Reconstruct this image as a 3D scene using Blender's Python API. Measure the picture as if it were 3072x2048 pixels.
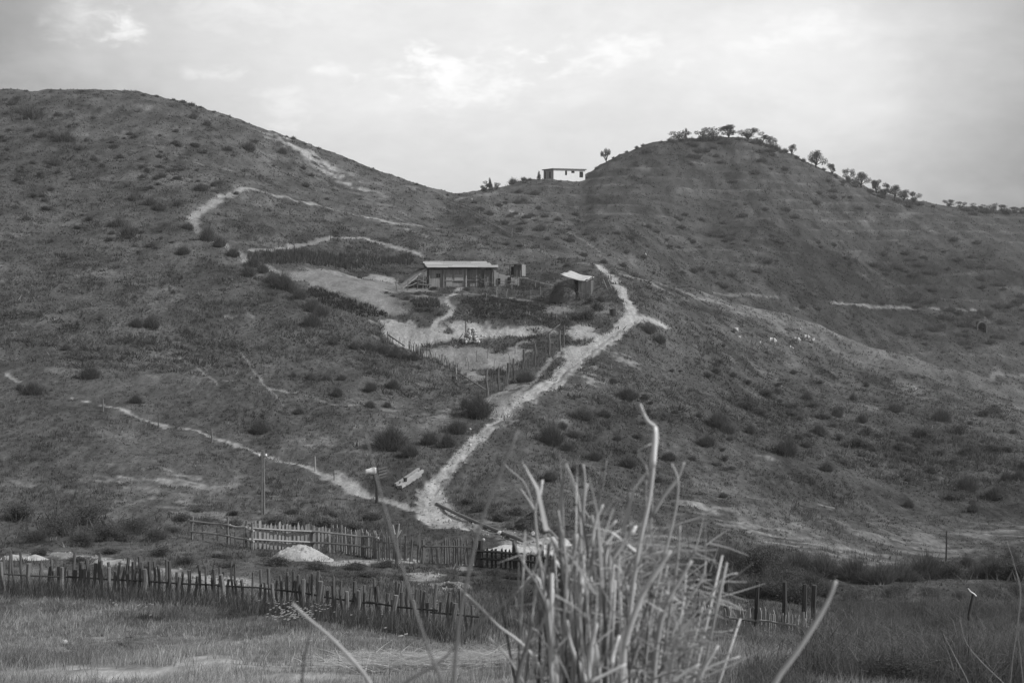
import bpy, math, random
import numpy as np
from mathutils import Vector, Matrix

# ------------------------------------------------------------------ scene, camera, world, sun
for o in list(bpy.data.objects): bpy.data.objects.remove(o)
scene = bpy.context.scene
COL = scene.collection
FPX = 3072 * 50.0 / 36.0          # focal length in photo pixels (50 mm on a 36 mm frame)
HOR = 750.0                       # photo row of eye level
PITCH = math.atan((1024 - HOR) / FPX)
CAMZ = 14.0
SP, CP = math.sin(PITCH), math.cos(PITCH)
cam_d = bpy.data.cameras.new('camera'); cam = bpy.data.objects.new('camera', cam_d); COL.objects.link(cam)
cam.location = (0, 0, CAMZ); cam.rotation_euler = (math.pi / 2 - PITCH, 0, 0)
cam_d.lens = 50; cam_d.sensor_width = 36; cam_d.clip_start = 0.1; cam_d.clip_end = 9000
cam_d.dof.use_dof = True; cam_d.dof.focus_distance = 120; cam_d.dof.aperture_fstop = 9.5
scene.camera = cam
scene.view_settings.view_transform = 'Standard'; scene.view_settings.look = 'None'
scene.view_settings.exposure = 0.0; scene.view_settings.gamma = 1.0
scene.view_settings.use_curve_mapping = False

SUN_AZ = math.radians(108)        # clockwise from the view direction: from the right, a little behind the camera
SUN_EL = math.radians(40)
sun_d = bpy.data.lights.new('sun', 'SUN'); sun = bpy.data.objects.new('sun', sun_d); COL.objects.link(sun)
sun_d.energy = 3.6; sun_d.angle = math.radians(0.9); sun_d.color = (1, 1, 1)
sdir = Vector((math.sin(SUN_AZ) * math.cos(SUN_EL), math.cos(SUN_AZ) * math.cos(SUN_EL), math.sin(SUN_EL)))
sun.rotation_euler = sdir.to_track_quat('Z', 'Y').to_euler(); sun.location = (60, -20, 80)

world = bpy.data.worlds.new('World'); scene.world = world; world.use_nodes = True
wt = world.node_tree; wt.nodes.clear()
def WN(t, **k):
    n = wt.nodes.new(t)
    for a, b in k.items(): setattr(n, a, b)
    return n
def wmath(op, a, b=None, clamp=False):
    n = WN('ShaderNodeMath', operation=op); n.use_clamp = clamp
    for i, q in enumerate((a, b)):
        if q is None: continue
        if isinstance(q, (int, float)): n.inputs[i].default_value = q
        else: wt.links.new(q, n.inputs[i])
    return n.outputs[0]
sky = WN('ShaderNodeTexSky', sky_type='NISHITA'); sky.sun_disc = False
sky.sun_elevation = SUN_EL; sky.sun_rotation = SUN_AZ; sky.dust_density = 4.0; sky.air_density = 1.5
bw = WN('ShaderNodeRGBToBW'); wt.links.new(sky.outputs[0], bw.inputs[0])
tc = WN('ShaderNodeTexCoord')
sep = WN('ShaderNodeSeparateXYZ'); wt.links.new(tc.outputs['Generated'], sep.inputs[0])
# a cloud layer: the view direction met with a flat sheet overhead
zz = wmath('ADD', wmath('MAXIMUM', sep.outputs[2], 0.0), 0.42)
cx = wmath('DIVIDE', sep.outputs[0], zz); cy = wmath('DIVIDE', sep.outputs[1], zz)
cmb = WN('ShaderNodeCombineXYZ'); wt.links.new(cx, cmb.inputs[0]); wt.links.new(cy, cmb.inputs[1])
def wnoise(scale, detail, rough, loc, dist=0.0):
    mp = WN('ShaderNodeMapping'); mp.inputs['Location'].default_value = loc
    wt.links.new(cmb.outputs[0], mp.inputs[0])
    n = WN('ShaderNodeTexNoise'); n.inputs['Scale'].default_value = scale
    n.inputs['Detail'].default_value = detail; n.inputs['Roughness'].default_value = rough
    n.inputs['Distortion'].default_value = dist
    wt.links.new(mp.outputs[0], n.inputs['Vector']); return n.outputs[0]
def ramp(v, a, b, lo, hi):
    m = WN('ShaderNodeMapRange', interpolation_type='SMOOTHSTEP'); wt.links.new(v, m.inputs[0])
    for i, q in enumerate((a, b, lo, hi)): m.inputs[i + 1].default_value = q
    return m.outputs[0]
veil = ramp(wnoise(0.9, 3, 0.5, (3.2, 1.1, 0)), 0.3, 0.72, 0.0, 1.0)        # broad thin bank
puff = ramp(wnoise(3.6, 6, 0.55, (5.3, 2.2, 0), 0.25), 0.44, 0.70, 0.0, 1.0)  # brighter lumps
wisp = wnoise(8.0, 7, 0.62, (1.3, 7.7, 0), 0.2)
crumb = wnoise(24.0, 7, 0.62, (2.1, 4.4, 0), 0.3)
nrm = WN('ShaderNodeVectorMath', operation='DOT_PRODUCT'); wt.links.new(tc.outputs['Generated'], nrm.inputs[0])
nrm.inputs[1].default_value = Vector((0.02, 0.97, 0.145)).normalized()
glow = ramp(nrm.outputs['Value'], 0.925, 0.996, 0.0, 1.0)                     # thin cloud is whitest over the saddle
def lump(px, py, rx, ry, amt):
    """one separate cloud lump, its outline broken by noise"""
    a = (px - 1536) / FPX; b = (1024 - py) / FPX; c = Vector((a, CP + b * SP, -SP + b * CP)).normalized()
    df = WN('ShaderNodeVectorMath', operation='SUBTRACT'); wt.links.new(tc.outputs['Generated'], df.inputs[0]); df.inputs[1].default_value = c
    ml = WN('ShaderNodeVectorMath', operation='MULTIPLY'); wt.links.new(df.outputs[0], ml.inputs[0]); k = FPX
    ml.inputs[1].default_value = (k / rx, k / rx * .3, k / ry)
    ln = WN('ShaderNodeVectorMath', operation='LENGTH'); wt.links.new(ml.outputs[0], ln.inputs[0])
    r = wmath('ADD', ln.outputs['Value'], wmath('MULTIPLY', wmath('SUBTRACT', crumb, 0.5), 5.5))
    return wmath('MULTIPLY', ramp(r, -0.3, 1.7, 1.0, 0.0), amt)
lumps = None
for q in ((235, 30, 80, 60, .13), (385, 88, 42, 42, .24), (300, 85, 90, 50, .05), (640, 225, 60, 22, .16), (850, 320, 60, 60, .13), (700, 20, 170, 60, .10), (1380, 235, 190, 70, .16), (1300, 200, 60, 40, .14), (1830, 165, 130, 45, .16), (2430, 85, 110, 50, .10), (1000, 210, 50, 20, .14), (2250, 140, 60, 24, .08), (2640, 325, 50, 18, .06)):
    l_ = lump(*q); lumps = l_ if lumps is None else wmath('ADD', lumps, l_)
lum = wmath('ADD', wmath('MULTIPLY', bw.outputs[0], 0.05),
      wmath('ADD', 0.045, wmath('ADD', wmath('MULTIPLY', veil, 0.07),
      wmath('ADD', wmath('MULTIPLY', glow, 0.49), wmath('ADD', wmath('MULTIPLY', puff, 0.11), wmath('ADD', lumps, wmath('ADD', wmath('MULTIPLY', wisp, 0.17), wmath('MULTIPLY', crumb, 0.09))))))))
bg = WN('ShaderNodeBackground'); wt.links.new(lum, bg.inputs[0]); bg.inputs[1].default_value = 1.0
wo = WN('ShaderNodeOutputWorld'); wt.links.new(bg.outputs[0], wo.inputs[0])

# ------------------------------------------------------------------ numbers
R = random.Random(7)
RNG = np.random.default_rng(11)
def hash2(ix, iy, seed):
    h = (ix.astype(np.int64) * 374761393 + iy.astype(np.int64) * 668265263 + seed * 1442695041) & 0xffffffff
    h = ((h ^ (h >> 13)) * 1274126177) & 0xffffffff
    h = ((h ^ (h >> 16)) * 2246822519) & 0xffffffff
    h = h ^ (h >> 15)
    return h / 4294967295.0
def vnoise(x, y, seed=0):
    ix = np.floor(x); iy = np.floor(y); fx = x - ix; fy = y - iy
    fx = fx * fx * (3 - 2 * fx); fy = fy * fy * (3 - 2 * fy)
    a = hash2(ix, iy, seed); b = hash2(ix + 1, iy, seed); c = hash2(ix, iy + 1, seed); d = hash2(ix + 1, iy + 1, seed)
    return (a * (1 - fx) + b * fx) * (1 - fy) + (c * (1 - fx) + d * fx) * fy
def fbm(x, y, oct=4, seed=0, gain=0.5):      # about -1..1
    s = np.zeros_like(x); a = 1.0; t = 0.0
    for i in range(oct):
        s += a * (vnoise(x * 2 ** i + 17.3 * i, y * 2 ** i - 9.1 * i, seed + i) * 2 - 1); t += a; a *= gain
    return s / t * 1.6
def sstep(a, b, x):
    t = np.clip((x - a) / (b - a), 0, 1); return t * t * (3 - 2 * t)

def px2uv(px, py):
    px = np.asarray(px, float); py = np.asarray(py, float)
    a = (px - 1536) / FPX; b = (1024 - py) / FPX
    Y = CP + b * SP; Z = -SP + b * CP
    return 1536 + FPX * a / Y, HOR - FPX * Z / Y

# ------------------------------------------------------------------ terrain shape: surveyed points (photo column, row, metres away)
CTRL = []
def row(s):
    for t in s.split():
        a, d = t.split('@'); x, y = a.split(','); CTRL.append((float(x), float(y), float(d)))
for x in (-1500, 0, 800, 1536, 2300, 3072, 4600): CTRL.append((x, 2048, 17.0)); CTRL.append((x, 2219, 12.0))
row('-1500,1900@27 0,1900@27 800,1910@27 1536,1940@26 2300,1960@25 3072,1960@26 4600,1960@26')
row('-1500,1775@40 0,1775@40 400,1790@40 800,1810@39.5 1100,1850@38 1420,1890@36 1800,1885@36 2100,1875@38 2400,1905@37 2750,1900@40 3072,1870@44 4600,1870@44')
row('-1500,1690@48 0,1690@48 400,1690@49 900,1730@47 1300,1780@44 1700,1795@44 2100,1800@45 2500,1805@48 3072,1800@52 4600,1800@52')
row('-1500,1640@56 0,1640@56 575,1615@60 770,1640@58 1000,1655@57 1200,1678@55 1400,1690@54 1650,1715@51.5 2000,1735@53 2300,1745@55 2600,1735@60 3072,1720@66 4600,1720@66')
row('-1500,1560@65 0,1560@65 400,1570@66 787,1545@70 1100,1540@72 1300,1520@74 1550,1610@63 1800,1640@63 2100,1660@64 2500,1672@70 2845,1680@78 3072,1690@76 4600,1690@76')
row('-1500,1400@78 0,1400@78 400,1400@80 787,1380@86 1100,1400@84 1350,1430@82 1600,1480@78 1900,1500@82 2300,1500@90 2600,1520@98 3072,1520@103 4600,1520@103')
row('-1500,1200@97 0,1200@97 400,1200@100 800,1200@103 1200,1250@102 1500,1240@104 1620,1190@110 1800,1250@108 2100,1250@117 2500,1300@128 3072,1350@135 4600,1380@135')
row('-1500,1000@122 0,1000@122 400,1000@125 800,1000@128 1100,1000@134 1250,1020@137 1400,1018@138 1550,1015@138 1750,1030@136 1900,960@150 2000,1060@145 2300,1150@155 2700,1220@165 3072,1265@165 4600,1300@165')
row('1150,965@142 1300,968@141.5 1400,965@142 1550,970@142.5 1680,975@144')
row('-1500,800@152 0,800@152 400,800@158 700,880@147 900,875@152 1050,840@168 1250,862@177 1400,863@178 1550,868@178 1700,900@167 1880,860@170')
row('1800,790@195 2000,852@206 2100,876@213 2345,940@223 2470,988@226 2590,1038@222 2734,1073@215 2903,1122@208 3072,1170@202 4600,1400@195')
row('2100,900@196 2345,975@203 2590,1075@200 2734,1115@194 2903,1165@188 3072,1215@183')
row('2000,880@225 2100,905@229 2345,985@240 2590,1110@240 2734,1150@236 2903,1215@232 3072,1275@226 4600,1520@222')
row('2000,838@245 2100,862@250 2345,925@262 2590,1025@266 2734,1068@266 2903,1112@264 3072,1165@264 4600,1300@264')
row('1370,592@315 1450,640@285 1600,700@250 1700,770@212 1850,700@262 1600,620@330 1550,562@365 1850,600@345 1700,540@398 1850,490@408 2000,440@415 2150,415@425 2150,500@395 2150,600@360 2150,700@322 2150,800@280')
row('2345,460@425 2345,700@325 2345,800@292 2500,530@430 2500,650@385 2700,600@440 2700,700@385 2700,800@345 2700,900@315 2900,910@318 2900,990@298 3072,637@470 3072,800@360 3072,1000@305 4600,800@470 4600,1000@360')
row('1000,780@190 1200,775@200 1250,720@215 1400,725@214 0,600@192 400,600@200 700,680@190 560,660@188 730,565@222 1000,620@235 1150,640@245 1300,680@245 0,400@245 400,400@255 800,480@262 1000,540@275')
row('0,272@285 300,278@290 600,325@290 900,430@290 1100,500@293 1250,556@300 -1500,330@285 -1500,600@192 -1500,450@245')
row('-1500,370@340 0,310@340 300,315@345 600,360@345 900,470@345 1100,545@345 1250,605@350 1370,650@385 1550,610@415 1700,580@440 1850,540@460 2000,500@470 2150,475@485 2500,590@490 2700,640@500 3072,665@540 4600,830@540')
row('-1500,640@600 0,640@600 900,690@600 1370,740@600 2150,680@600 3072,720@620 4600,850@620')
SIL = [(0,270),(261,272),(431,283),(562,311),(705,355),(836,402),(967,451),(1097,496),(1202,535),(1306,575),(1352,588),(1437,573),(1502,560),(1567,543),(1633,537),(1752,534),(1775,512),(1855,466),(1959,430),(2037,418),(2142,412),(2220,410),(2299,430),(2351,453),(2442,495),(2547,543),(2638,582),(2743,606),(2808,612),(2939,631),(3072,638)]
C = np.array(CTRL); cu, cv = px2uv(C[:, 0], C[:, 1])
KL = 1.7
A = np.stack([cu / 1000, KL * np.log(C[:, 2])], 1)
def tpsk(r2): return 0.5 * r2 * np.log(r2 + 1e-12)
n = len(A)
K = tpsk(((A[:, None] - A[None]) ** 2).sum(-1)) + np.eye(n) * 2e-4
Pm = np.hstack([np.ones((n, 1)), A])
sol = np.linalg.solve(np.block([[K, Pm], [Pm.T, np.zeros((3, 3))]]), np.concatenate([cv / 1000, np.zeros(3)]))
UC = np.concatenate([np.linspace(-2500, -160, 40), np.arange(-150, 3225, 4.0), np.linspace(3232, 5600, 40)])
DR = np.concatenate([np.linspace(1.2, 13.8, 10), np.exp(np.linspace(math.log(14.2), math.log(560), 720)), np.geomspace(590, 4000, 16)])
LD = np.log(DR)
def tps_eval(u, d):
    q = np.stack([u / 1000, KL * np.log(d)], 1); out = np.empty(len(q))
    for i in range(0, len(q), 40000):
        s = q[i:i + 40000]
        r2 = (s[:, 0:1] - A[None, :, 0]) ** 2 + (s[:, 1:2] - A[None, :, 1]) ** 2
        out[i:i + 40000] = tpsk(r2) @ sol[:n] + sol[n] + s @ sol[n + 1:]
    return out * 1000
core = (DR > 14) & (DR < 585)
rows_c = np.where(core)[0]
# thin-plate surface on every second row and column, then refined
uc2 = UC[::2]; dr2 = DR[rows_c][::3]
if dr2[-1] != DR[rows_c][-1]: dr2 = np.append(dr2, DR[rows_c][-1])
if uc2[-1] != UC[-1]: uc2 = np.append(uc2, UC[-1])
gu, gd = np.meshgrid(uc2, dr2)
vv = tps_eval(gu.ravel(), gd.ravel()).reshape(gu.shape)
tmp = np.stack([np.interp(UC, uc2, r) for r in vv])
V = np.stack([np.interp(LD[rows_c], np.log(dr2), tmp[:, j]) for j in range(len(UC))], 1)
Dc = DR[rows_c]
# crest lines as seen
su, sv = px2uv([p[0] for p in SIL], [p[1] for p in SIL])
tgt = np.interp(UC, su, sv)
far = Dc > 235
corr = tgt - V[far].min(0)
corr[UC < -150] = corr[(UC >= -150)][0]; corr[UC > 3230] = corr[UC <= 3230][-1]
ker = np.ones(9) / 9
corr = np.convolve(np.pad(corr, 4, mode='edge'), ker, 'valid')
V = V + sstep(205, 268, Dc)[:, None] * corr[None]
Zc = (HOR - V) / FPX * Dc[:, None]
# assemble full grid (near and far rows)
Z = np.zeros((len(DR), len(UC)))
Z[rows_c] = Zc
z0 = Zc[0]
for i in np.where(DR <= 14)[0]: Z[i] = -1.68 + (z0 + 1.68) * (DR[i] / Dc[0])
zl = Zc[-1]
for i in np.where(DR >= 585)[0]: Z[i] = zl + (-45 - zl) * sstep(560, 1500, np.array([DR[i]]))[0]
GX = (UC[None] - 1536) / FPX * DR[:, None]; GY = np.repeat(DR[:, None], len(UC), 1)
amp = sstep(20, 130, GY)
Z += amp * (0.50 * fbm(GX / 14, GY / 14, 3, 3) + 0.20 * fbm(GX / 3.6, GY / 4.6, 3, 5) + 0.09 * fbm(GX / 1.5, GY / 2.2, 2, 6))
Z += 0.05 * fbm(GX / 1.1, GY / 1.1, 2, 9) * (GY > 14)
# sheep terraces on the far hill, trodden steps on the grassy one
ter = sstep(240, 300, GY) * sstep(1300, 1650, 1536 + FPX * GX / GY)
tph = (Z + 0.7 * fbm(GX / 30, GY / 30, 2, 21)) / 2.7; tph = tph - np.floor(tph)
Z += ter * 0.55 * (np.where(tph < .72, tph / .72, (1 - tph) / .28) - .5) * (0.6 + 0.6 * vnoise(GX / 40, GY / 40, 23))
TERR = ter * np.exp(-((tph - .72) / .10) ** 2)
ter2 = sstep(85, 130, GY) * (1 - sstep(800, 1200, 1536 + FPX * GX / GY))
Z += ter2 * 0.07 * np.sin(2 * np.pi * (Z + 0.4 * fbm(GX / 18, GY / 18, 2, 22)) / 0.9)
GV = HOR - FPX * Z / GY

def colf(u): return np.interp(u, UC, np.arange(len(UC)))
def cast(px, py, dmin=13.0, dmax=560.0):
    """world point where the sight line of a photo pixel first meets the ground"""
    u, v = px2uv(px, py); cf = float(colf(u)); j = min(int(cf), len(UC) - 2); t = cf - j
    prof = GV[:, j] * (1 - t) + GV[:, j + 1] * t
    i0 = int(np.searchsorted(DR, dmin)); i1 = int(np.searchsorted(DR, dmax))
    hit = np.where(prof[i0:i1] <= v)[0]
    if len(hit) == 0: d = DR[i0 + int(np.argmin(prof[i0:i1]))]
    elif hit[0] == 0: d = DR[i0]
    else:
        i = i0 + hit[0]; a, b = prof[i - 1], prof[i]
        d = DR[i - 1] + (DR[i] - DR[i - 1]) * float(np.clip((a - v) / (a - b + 1e-9), 0, 1))
    X = (float(u) - 1536) / FPX * d
    return Vector((X, d, ground(X, d)))
def ground(X, Y):
    u = 1536 + FPX * X / Y; cf = float(colf(u)); j = min(int(cf), len(UC) - 2); t = cf - j
    rf = float(np.interp(math.log(Y), LD, np.arange(len(LD)))); i = min(int(rf), len(LD) - 2); s = rf - i
    z = (Z[i, j] * (1 - t) + Z[i, j + 1] * t) * (1 - s) + (Z[i + 1, j] * (1 - t) + Z[i + 1, j + 1] * t) * s
    return float(z) + CAMZ
def ground_arr(X, Y):
    cf = colf(1536 + FPX * X / Y); j = np.clip(cf.astype(int), 0, len(UC) - 2); t = cf - j
    rf = np.interp(np.log(Y), LD, np.arange(len(LD))); i = np.clip(rf.astype(int), 0, len(LD) - 2); s = rf - i
    return (Z[i, j] * (1 - t) + Z[i, j + 1] * t) * (1 - s) + (Z[i + 1, j] * (1 - t) + Z[i + 1, j + 1] * t) * s + CAMZ
def at(px, py, d):
    """world point of a photo pixel at a chosen distance"""
    u, v = px2uv(px, py)
    return Vector(((float(u) - 1536) / FPX * d, d, (HOR - float(v)) / FPX * d + CAMZ))
# ------------------------------------------------------------------ what grows or lies where on the ground
def world_line(pts): return [cast(x, y) for x, y in pts]
def line_mask(pts, hw, soft=0.5, wob=0.5, seed=0, nscale=1.0):
    """0..1 on the grid along a track; hw half width in metres (number or one per point)"""
    W = world_line(pts); hws = hw if isinstance(hw, (list, tuple)) else [hw] * len(W)
    mx = max(hws) * 2.2 + 0.5
    best = np.full(GX.shape, 9.0)
    for a, b, ha, hb in zip(W[:-1], W[1:], hws[:-1], hws[1:]):
        x0, x1 = min(a.x, b.x) - mx, max(a.x, b.x) + mx; y0, y1 = min(a.y, b.y) - mx, max(a.y, b.y) + mx
        i0, i1 = np.searchsorted(DR, y0), np.searchsorted(DR, y1)
        if i1 <= i0: continue
        sx = GX[i0:i1]; sy = GY[i0:i1]
        m = (sx > x0) & (sx < x1)
        if not m.any(): continue
        dx, dy = b.x - a.x, b.y - a.y; L2 = dx * dx + dy * dy + 1e-9
        t = np.clip(((sx[m] - a.x) * dx + (sy[m] - a.y) * dy) / L2, 0, 1)
        dist = np.hypot(sx[m] - a.x - t * dx, sy[m] - a.y - t * dy) / (ha + (hb - ha) * t)
        sub = best[i0:i1]; sub[m] = np.minimum(sub[m], dist)
    out = np.zeros(GX.shape); m = best < 4
    nz = fbm(GX[m] / nscale, GY[m] / nscale, 3, 40 + seed)
    out[m] = 1 - sstep(1 - soft, 1 + soft, best[m] + wob * nz)
    return out
def poly_mask(pts, soft=0.8, wob=1.0, seed=0, nscale=2.0):
    """0..1 inside a ground polygon given by its photo outline; soft edge in metres"""
    W = np.array([(p.x, p.y) for p in world_line(pts)])
    mg = soft * 3 + wob * 2
    i0, i1 = np.searchsorted(DR, W[:, 1].min() - mg), np.searchsorted(DR, W[:, 1].max() + mg)
    out = np.zeros(GX.shape); sx = GX[i0:i1]; sy = GY[i0:i1]
    m = (sx > W[:, 0].min() - mg) & (sx < W[:, 0].max() + mg)
    x = sx[m]; y = sy[m]
    inside = np.zeros(len(x), bool); dist = np.full(len(x), 1e9)
    for a, b in zip(W, np.roll(W, -1, 0)):
        c = ((a[1] > y) != (b[1] > y)) & (x < (b[0] - a[0]) * (y - a[1]) / (b[1] - a[1] + 1e-12) + a[0])
        inside ^= c
        dx, dy = b - a; t = np.clip(((x - a[0]) * dx + (y - a[1]) * dy) / (dx * dx + dy * dy + 1e-9), 0, 1)
        dist = np.minimum(dist, np.hypot(x - a[0] - t * dx, y - a[1] - t * dy))
    sd = np.where(inside, dist, -dist) + wob * fbm(x / nscale, y / nscale, 4, 60 + seed)
    sub = out[i0:i1]; sub[m] = sstep(-soft, soft, sd); return out
GU = 1536 + FPX * GX / GY
nL = fbm(GX / 22, GY / 30, 4, 1); nM = fbm(GX / 3.2, GY / 8.0, 4, 2)
wf = sstep(70, 200, GY)
nF = (1 - wf) * fbm(GX / 0.55, GY / 2.2, 3, 4, 0.65) + wf * fbm(GX / 1.5, GY / 4.5, 3, 6, 0.65)
nD = fbm(GX / 7, GY / 16, 4, 8)
ALB = (0.077 - .006 * sstep(40, 60, GY) * (1 - sstep(90, 130, GY))) * (1 + 0.16 * nL + 0.32 * nM + 0.36 * nF)
ALB *= 1 + 0.85 * TERR * sstep(-.5, .9, fbm(GX / 22, GY / 12, 3, 31))        # trodden terrace lips
ALB *= 1 - 0.22 * sstep(0.25, 0.8, nD)                       # greener, darker herbs
ALB *= 1 + 0.55 * sstep(0.45, 0.95, fbm(GX / 5, GY / 9, 4, 12))   # bleached grass
ALB *= 1 + 0.75 * (1 - sstep(24, 44, GY)) * (1 - .45 * sstep(2000, 2400, GU))                    # tall dry grass of the near bank
PALE = np.zeros(GX.shape)
def pale(m, v): 
    np.maximum(PALE, m * v, out=PALE)
ROAD = line_mask([(1345,1580),(1300,1545),(1285,1510),(1300,1465),(1360,1395),(1440,1312),(1535,1245),(1640,1160),(1720,1090),(1800,1030),(1862,985),(1905,948),(1885,905),(1868,875),(1838,835),(1805,803),(1765,790)],
                 [.75,.8,.62,.52,.5,.55,.66,.80,.88,.8,.72,.8,.62,.62,.62,.55,.4], 0.25, 0.30, 1, 0.6)
ROAD = np.maximum(ROAD, line_mask([(1890,950),(1945,955),(1985,970)], [.9,.8,.8], .3, .35, 2, .7))
ROAD = np.maximum(ROAD, poly_mask([(1688,1042),(1720,1032),(1790,1040),(1760,1065),(1700,1105)], .3, .35, 3, .8))
ROAD = np.maximum(ROAD, poly_mask([(1255,1470),(1330,1460),(1345,1500),(1400,1560),(1410,1590),(1340,1580),(1280,1530)], .15, .2, 4, .6))
STRIP = line_mask([(1310,1478),(1375,1405),(1452,1325),(1545,1255),(1640,1170),(1720,1100),(1800,1040),(1862,990)], .15, .6, .9, 5, .4)
STRIP = np.maximum(STRIP, .5 * line_mask([(1600,1190),(1690,1105),(1770,1040),(1850,985)], .12, .6, 1.2, 45, .4))
STRIP = np.maximum(STRIP, .55 * line_mask([(1660,1165),(1740,1095),(1830,1030)], .12, .6, 1.2, 46, .4))
STRIP2 = line_mask([(1490,1275),(1560,1228),(1600,1200)], [.3,.55,.3], .4, .6, 6, .8)
pale(ROAD * (1 - 0.6 * STRIP) * (1 - .8 * STRIP2), 1.0)
FOOT = np.zeros(GX.shape)
def foot(pts, hw, v=0.8, soft=.45, wob=.5, seed=7, ns=.8):
    m = line_mask(pts, hw, soft, wob, seed, ns); np.maximum(FOOT, m * (v > .45), out=FOOT); pale(m, v)
foot([(940,1405),(1000,1432),(1075,1475),(1150,1497),(1235,1525),(1300,1530)], [.25,.5,.55,.35,.3,.3], .85)
foot([(1010,1412),(1045,1440),(1075,1470)], .22, .5)
foot([(215,1195),(310,1215),(375,1230),(500,1276),(560,1285),(640,1312),(780,1360),(860,1386),(940,1405)], [.1,.16,.2,.18,.14,.22,.24,.14,.2], .8)
foot([(375,1233),(440,1262),(495,1283)], .14, .55)
foot([(20,1122),(60,1145)], .2, .6)
foot([(732,563),(680,585),(640,608),(590,640),(578,662),(590,685),(640,720)], [.45,.6,.65,.7,.75,.75,.5], .62, .6, .7, 8, 1.2)
foot([(640,720),(710,755),(780,790),(830,815),(880,838)], [.7,.8,.9,1.1,1.3], .62, .6, .7, 9, 1.5)
foot([(732,563),(790,576),(830,588),(870,594)], .45, .6); foot([(865,592),(960,617),(1050,640),(1130,655),(1180,668)], [.5,.65,.75,.85,1.0], .85, .6, .8, 10, 1.2)
foot([(1180,668),(1250,674),(1320,690)], [.6,.5,.35], .55)
foot([(1170,660),(1260,700),(1310,722)], [.3,.3,.2], .35)
foot([(745,752),(800,748),(835,745),(910,733),(985,713)], [.3,.5,.6,.7,.4], .62, .5, .7, 11, 1.0)
foot([(990,710),(1030,714),(1090,712),(1150,730),(1200,745),(1262,765)], [.35,.45,.6,.6,.5,.5], .85, .5, .5, 12, .8)
foot([(1382,862),(1340,890),(1343,910),(1363,922),(1350,942),(1312,962),(1303,978),(1330,1012)], .3, .75, .4, .4, 13, .7)
foot([(1290,845),(1200,852),(1120,838)], .4, .35)
foot([(1215,1038),(1300,1014),(1400,1014),(1470,1010),(1560,1006),(1690,1004)], [1.1,.9,.5,.35,.3,.3], .9, .4, .5, 14, .8)
foot([(1390,880),(1460,882),(1560,898),(1620,906)], .3, .45, .5, .6, 15, .8)
foot([(1345,893),(1420,888),(1500,897),(1600,905)], .25, .4)
foot([(1690,1040),(1640,1095),(1580,1160),(1545,1195)], .28, .6, .5, .5, 16, .6)   # spoil along the pen fence
foot([(2490,910),(2600,917),(2720,921),(2800,926),(2935,932)], [.3,.5,.5,.5,.4], .5, .5, .6, 17, 1.5)
foot([(2905,1116),(2980,1121),(3072,1126)], .4, .35)
foot([(2145,878),(2220,884),(2330,890)], [.3,.6,.3], .3); foot([(2350,945),(2420,965),(2470,985)], .4, .32)
foot([(2140,748),(2260,756),(2400,762)], .35, .16); foot([(2700,1056),(2900,1066),(3072,1072)], .3, .16)
foot([(1370,600),(1430,588),(1500,565)], .6, .25); foot([(1390,612),(1480,628),(1560,640)], .3, .2); foot([(1440,650),(1560,645)], .3, .2)
foot([(1535,632),(1570,645),(1595,660)], [.5,.9,.5], .4); foot([(1700,695),(1770,735),(1830,770)], .3, .25); foot([(1845,775),(1890,795)], .3, .4)
foot([(495,1053),(550,1080),(590,1098),(655,1155)], [.1,.12,.12,.12], .55, .5, .4); foot([(470,1067),(520,1085)], .1, .45)
foot([(718,1050),(760,1110),(805,1163),(850,1215)], [.06,.08,.1,.06], .5, .5, .4)
foot([(805,1163),(880,1175),(970,1205),(1030,1218),(1085,1210)], [.15,.15,.15,.12,.1], .5)
foot([(400,1122),(470,1130)], .1, .3); foot([(640,945),(700,953),(790,948)], [.1,.15,.1], .38); foot([(0,843),(100,840),(170,828),(260,828)], [.1,.12,.12,.1], .3)
foot([(600,1146),(690,1142),(800,1120)], .12, .3)
SOIL = np.zeros(GX.shape)
def soil(pts, v, soft=.7, wob=.8, seed=20, ns=2.0):
    m = poly_mask(pts, soft, wob, seed, ns); np.maximum(SOIL, m * (v > .3), out=SOIL); pale(m, v)
soil([(850,815),(960,806),(1000,812),(1050,830),(1120,834),(1190,850),(1175,880),(1225,945),(1180,938),(1100,905),(1020,885),(930,855)], .46, 1.0, 1.3)
soil([(1035,822),(1110,824),(1180,832),(1185,845),(1100,838),(1045,834)], .72, .4, .7, 21, 1.2)
soil([(1245,885),(1330,890),(1335,915),(1300,925),(1260,905)], .42, .5, .6, 22, 1.2)
soil([(1190,855),(1290,850),(1300,872),(1240,878),(1180,870)], .36, .5, .7, 22, 1.2)
soil([(1325,975),(1400,962),(1470,978),(1560,985),(1650,985),(1690,1000),(1560,1003),(1450,1008),(1360,1012)], 1.0, .5, 1.0, 23, 1.2)
soil([(1700,990),(1760,975),(1800,985),(1780,1010),(1710,1025)], .75, .5, .9, 24, 1.2)
soil([(1105,968),(1160,955),(1250,975),(1330,985),(1310,1012),(1230,1036),(1190,1030),(1140,1000)], .8, .5, 1.3, 25, 1.0)
soil([(1270,1058),(1320,1040),(1410,1036),(1480,1046),(1490,1075),(1455,1108),(1390,1112),(1330,1090)], .55, .5, .6, 26, 1.2)
soil([(1385,1110),(1430,1115),(1450,1140),(1420,1150)], .7, .4, .7, 27, .8)
soil([(1420,1060),(1560,1035),(1590,1070),(1540,1110),(1460,1110)], .6, .4, 1.9, 28, .9)
soil([(1500,1160),(1560,1130),(1560,1190),(1500,1230),(1470,1210)], .55, .4, 1.5, 29, .8)
soil([(1470,1225),(1560,1200),(1540,1240),(1490,1255)], .65, .3, .8, 30, .7)
soil([(1640,925),(1700,915),(1720,935),(1640,945)], .3, .5, .6, 31, 1.0)
soil([(1500,1625),(1620,1612),(1700,1640),(1680,1690),(1560,1665)], .8, .25, .35, 32, .7)
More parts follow.
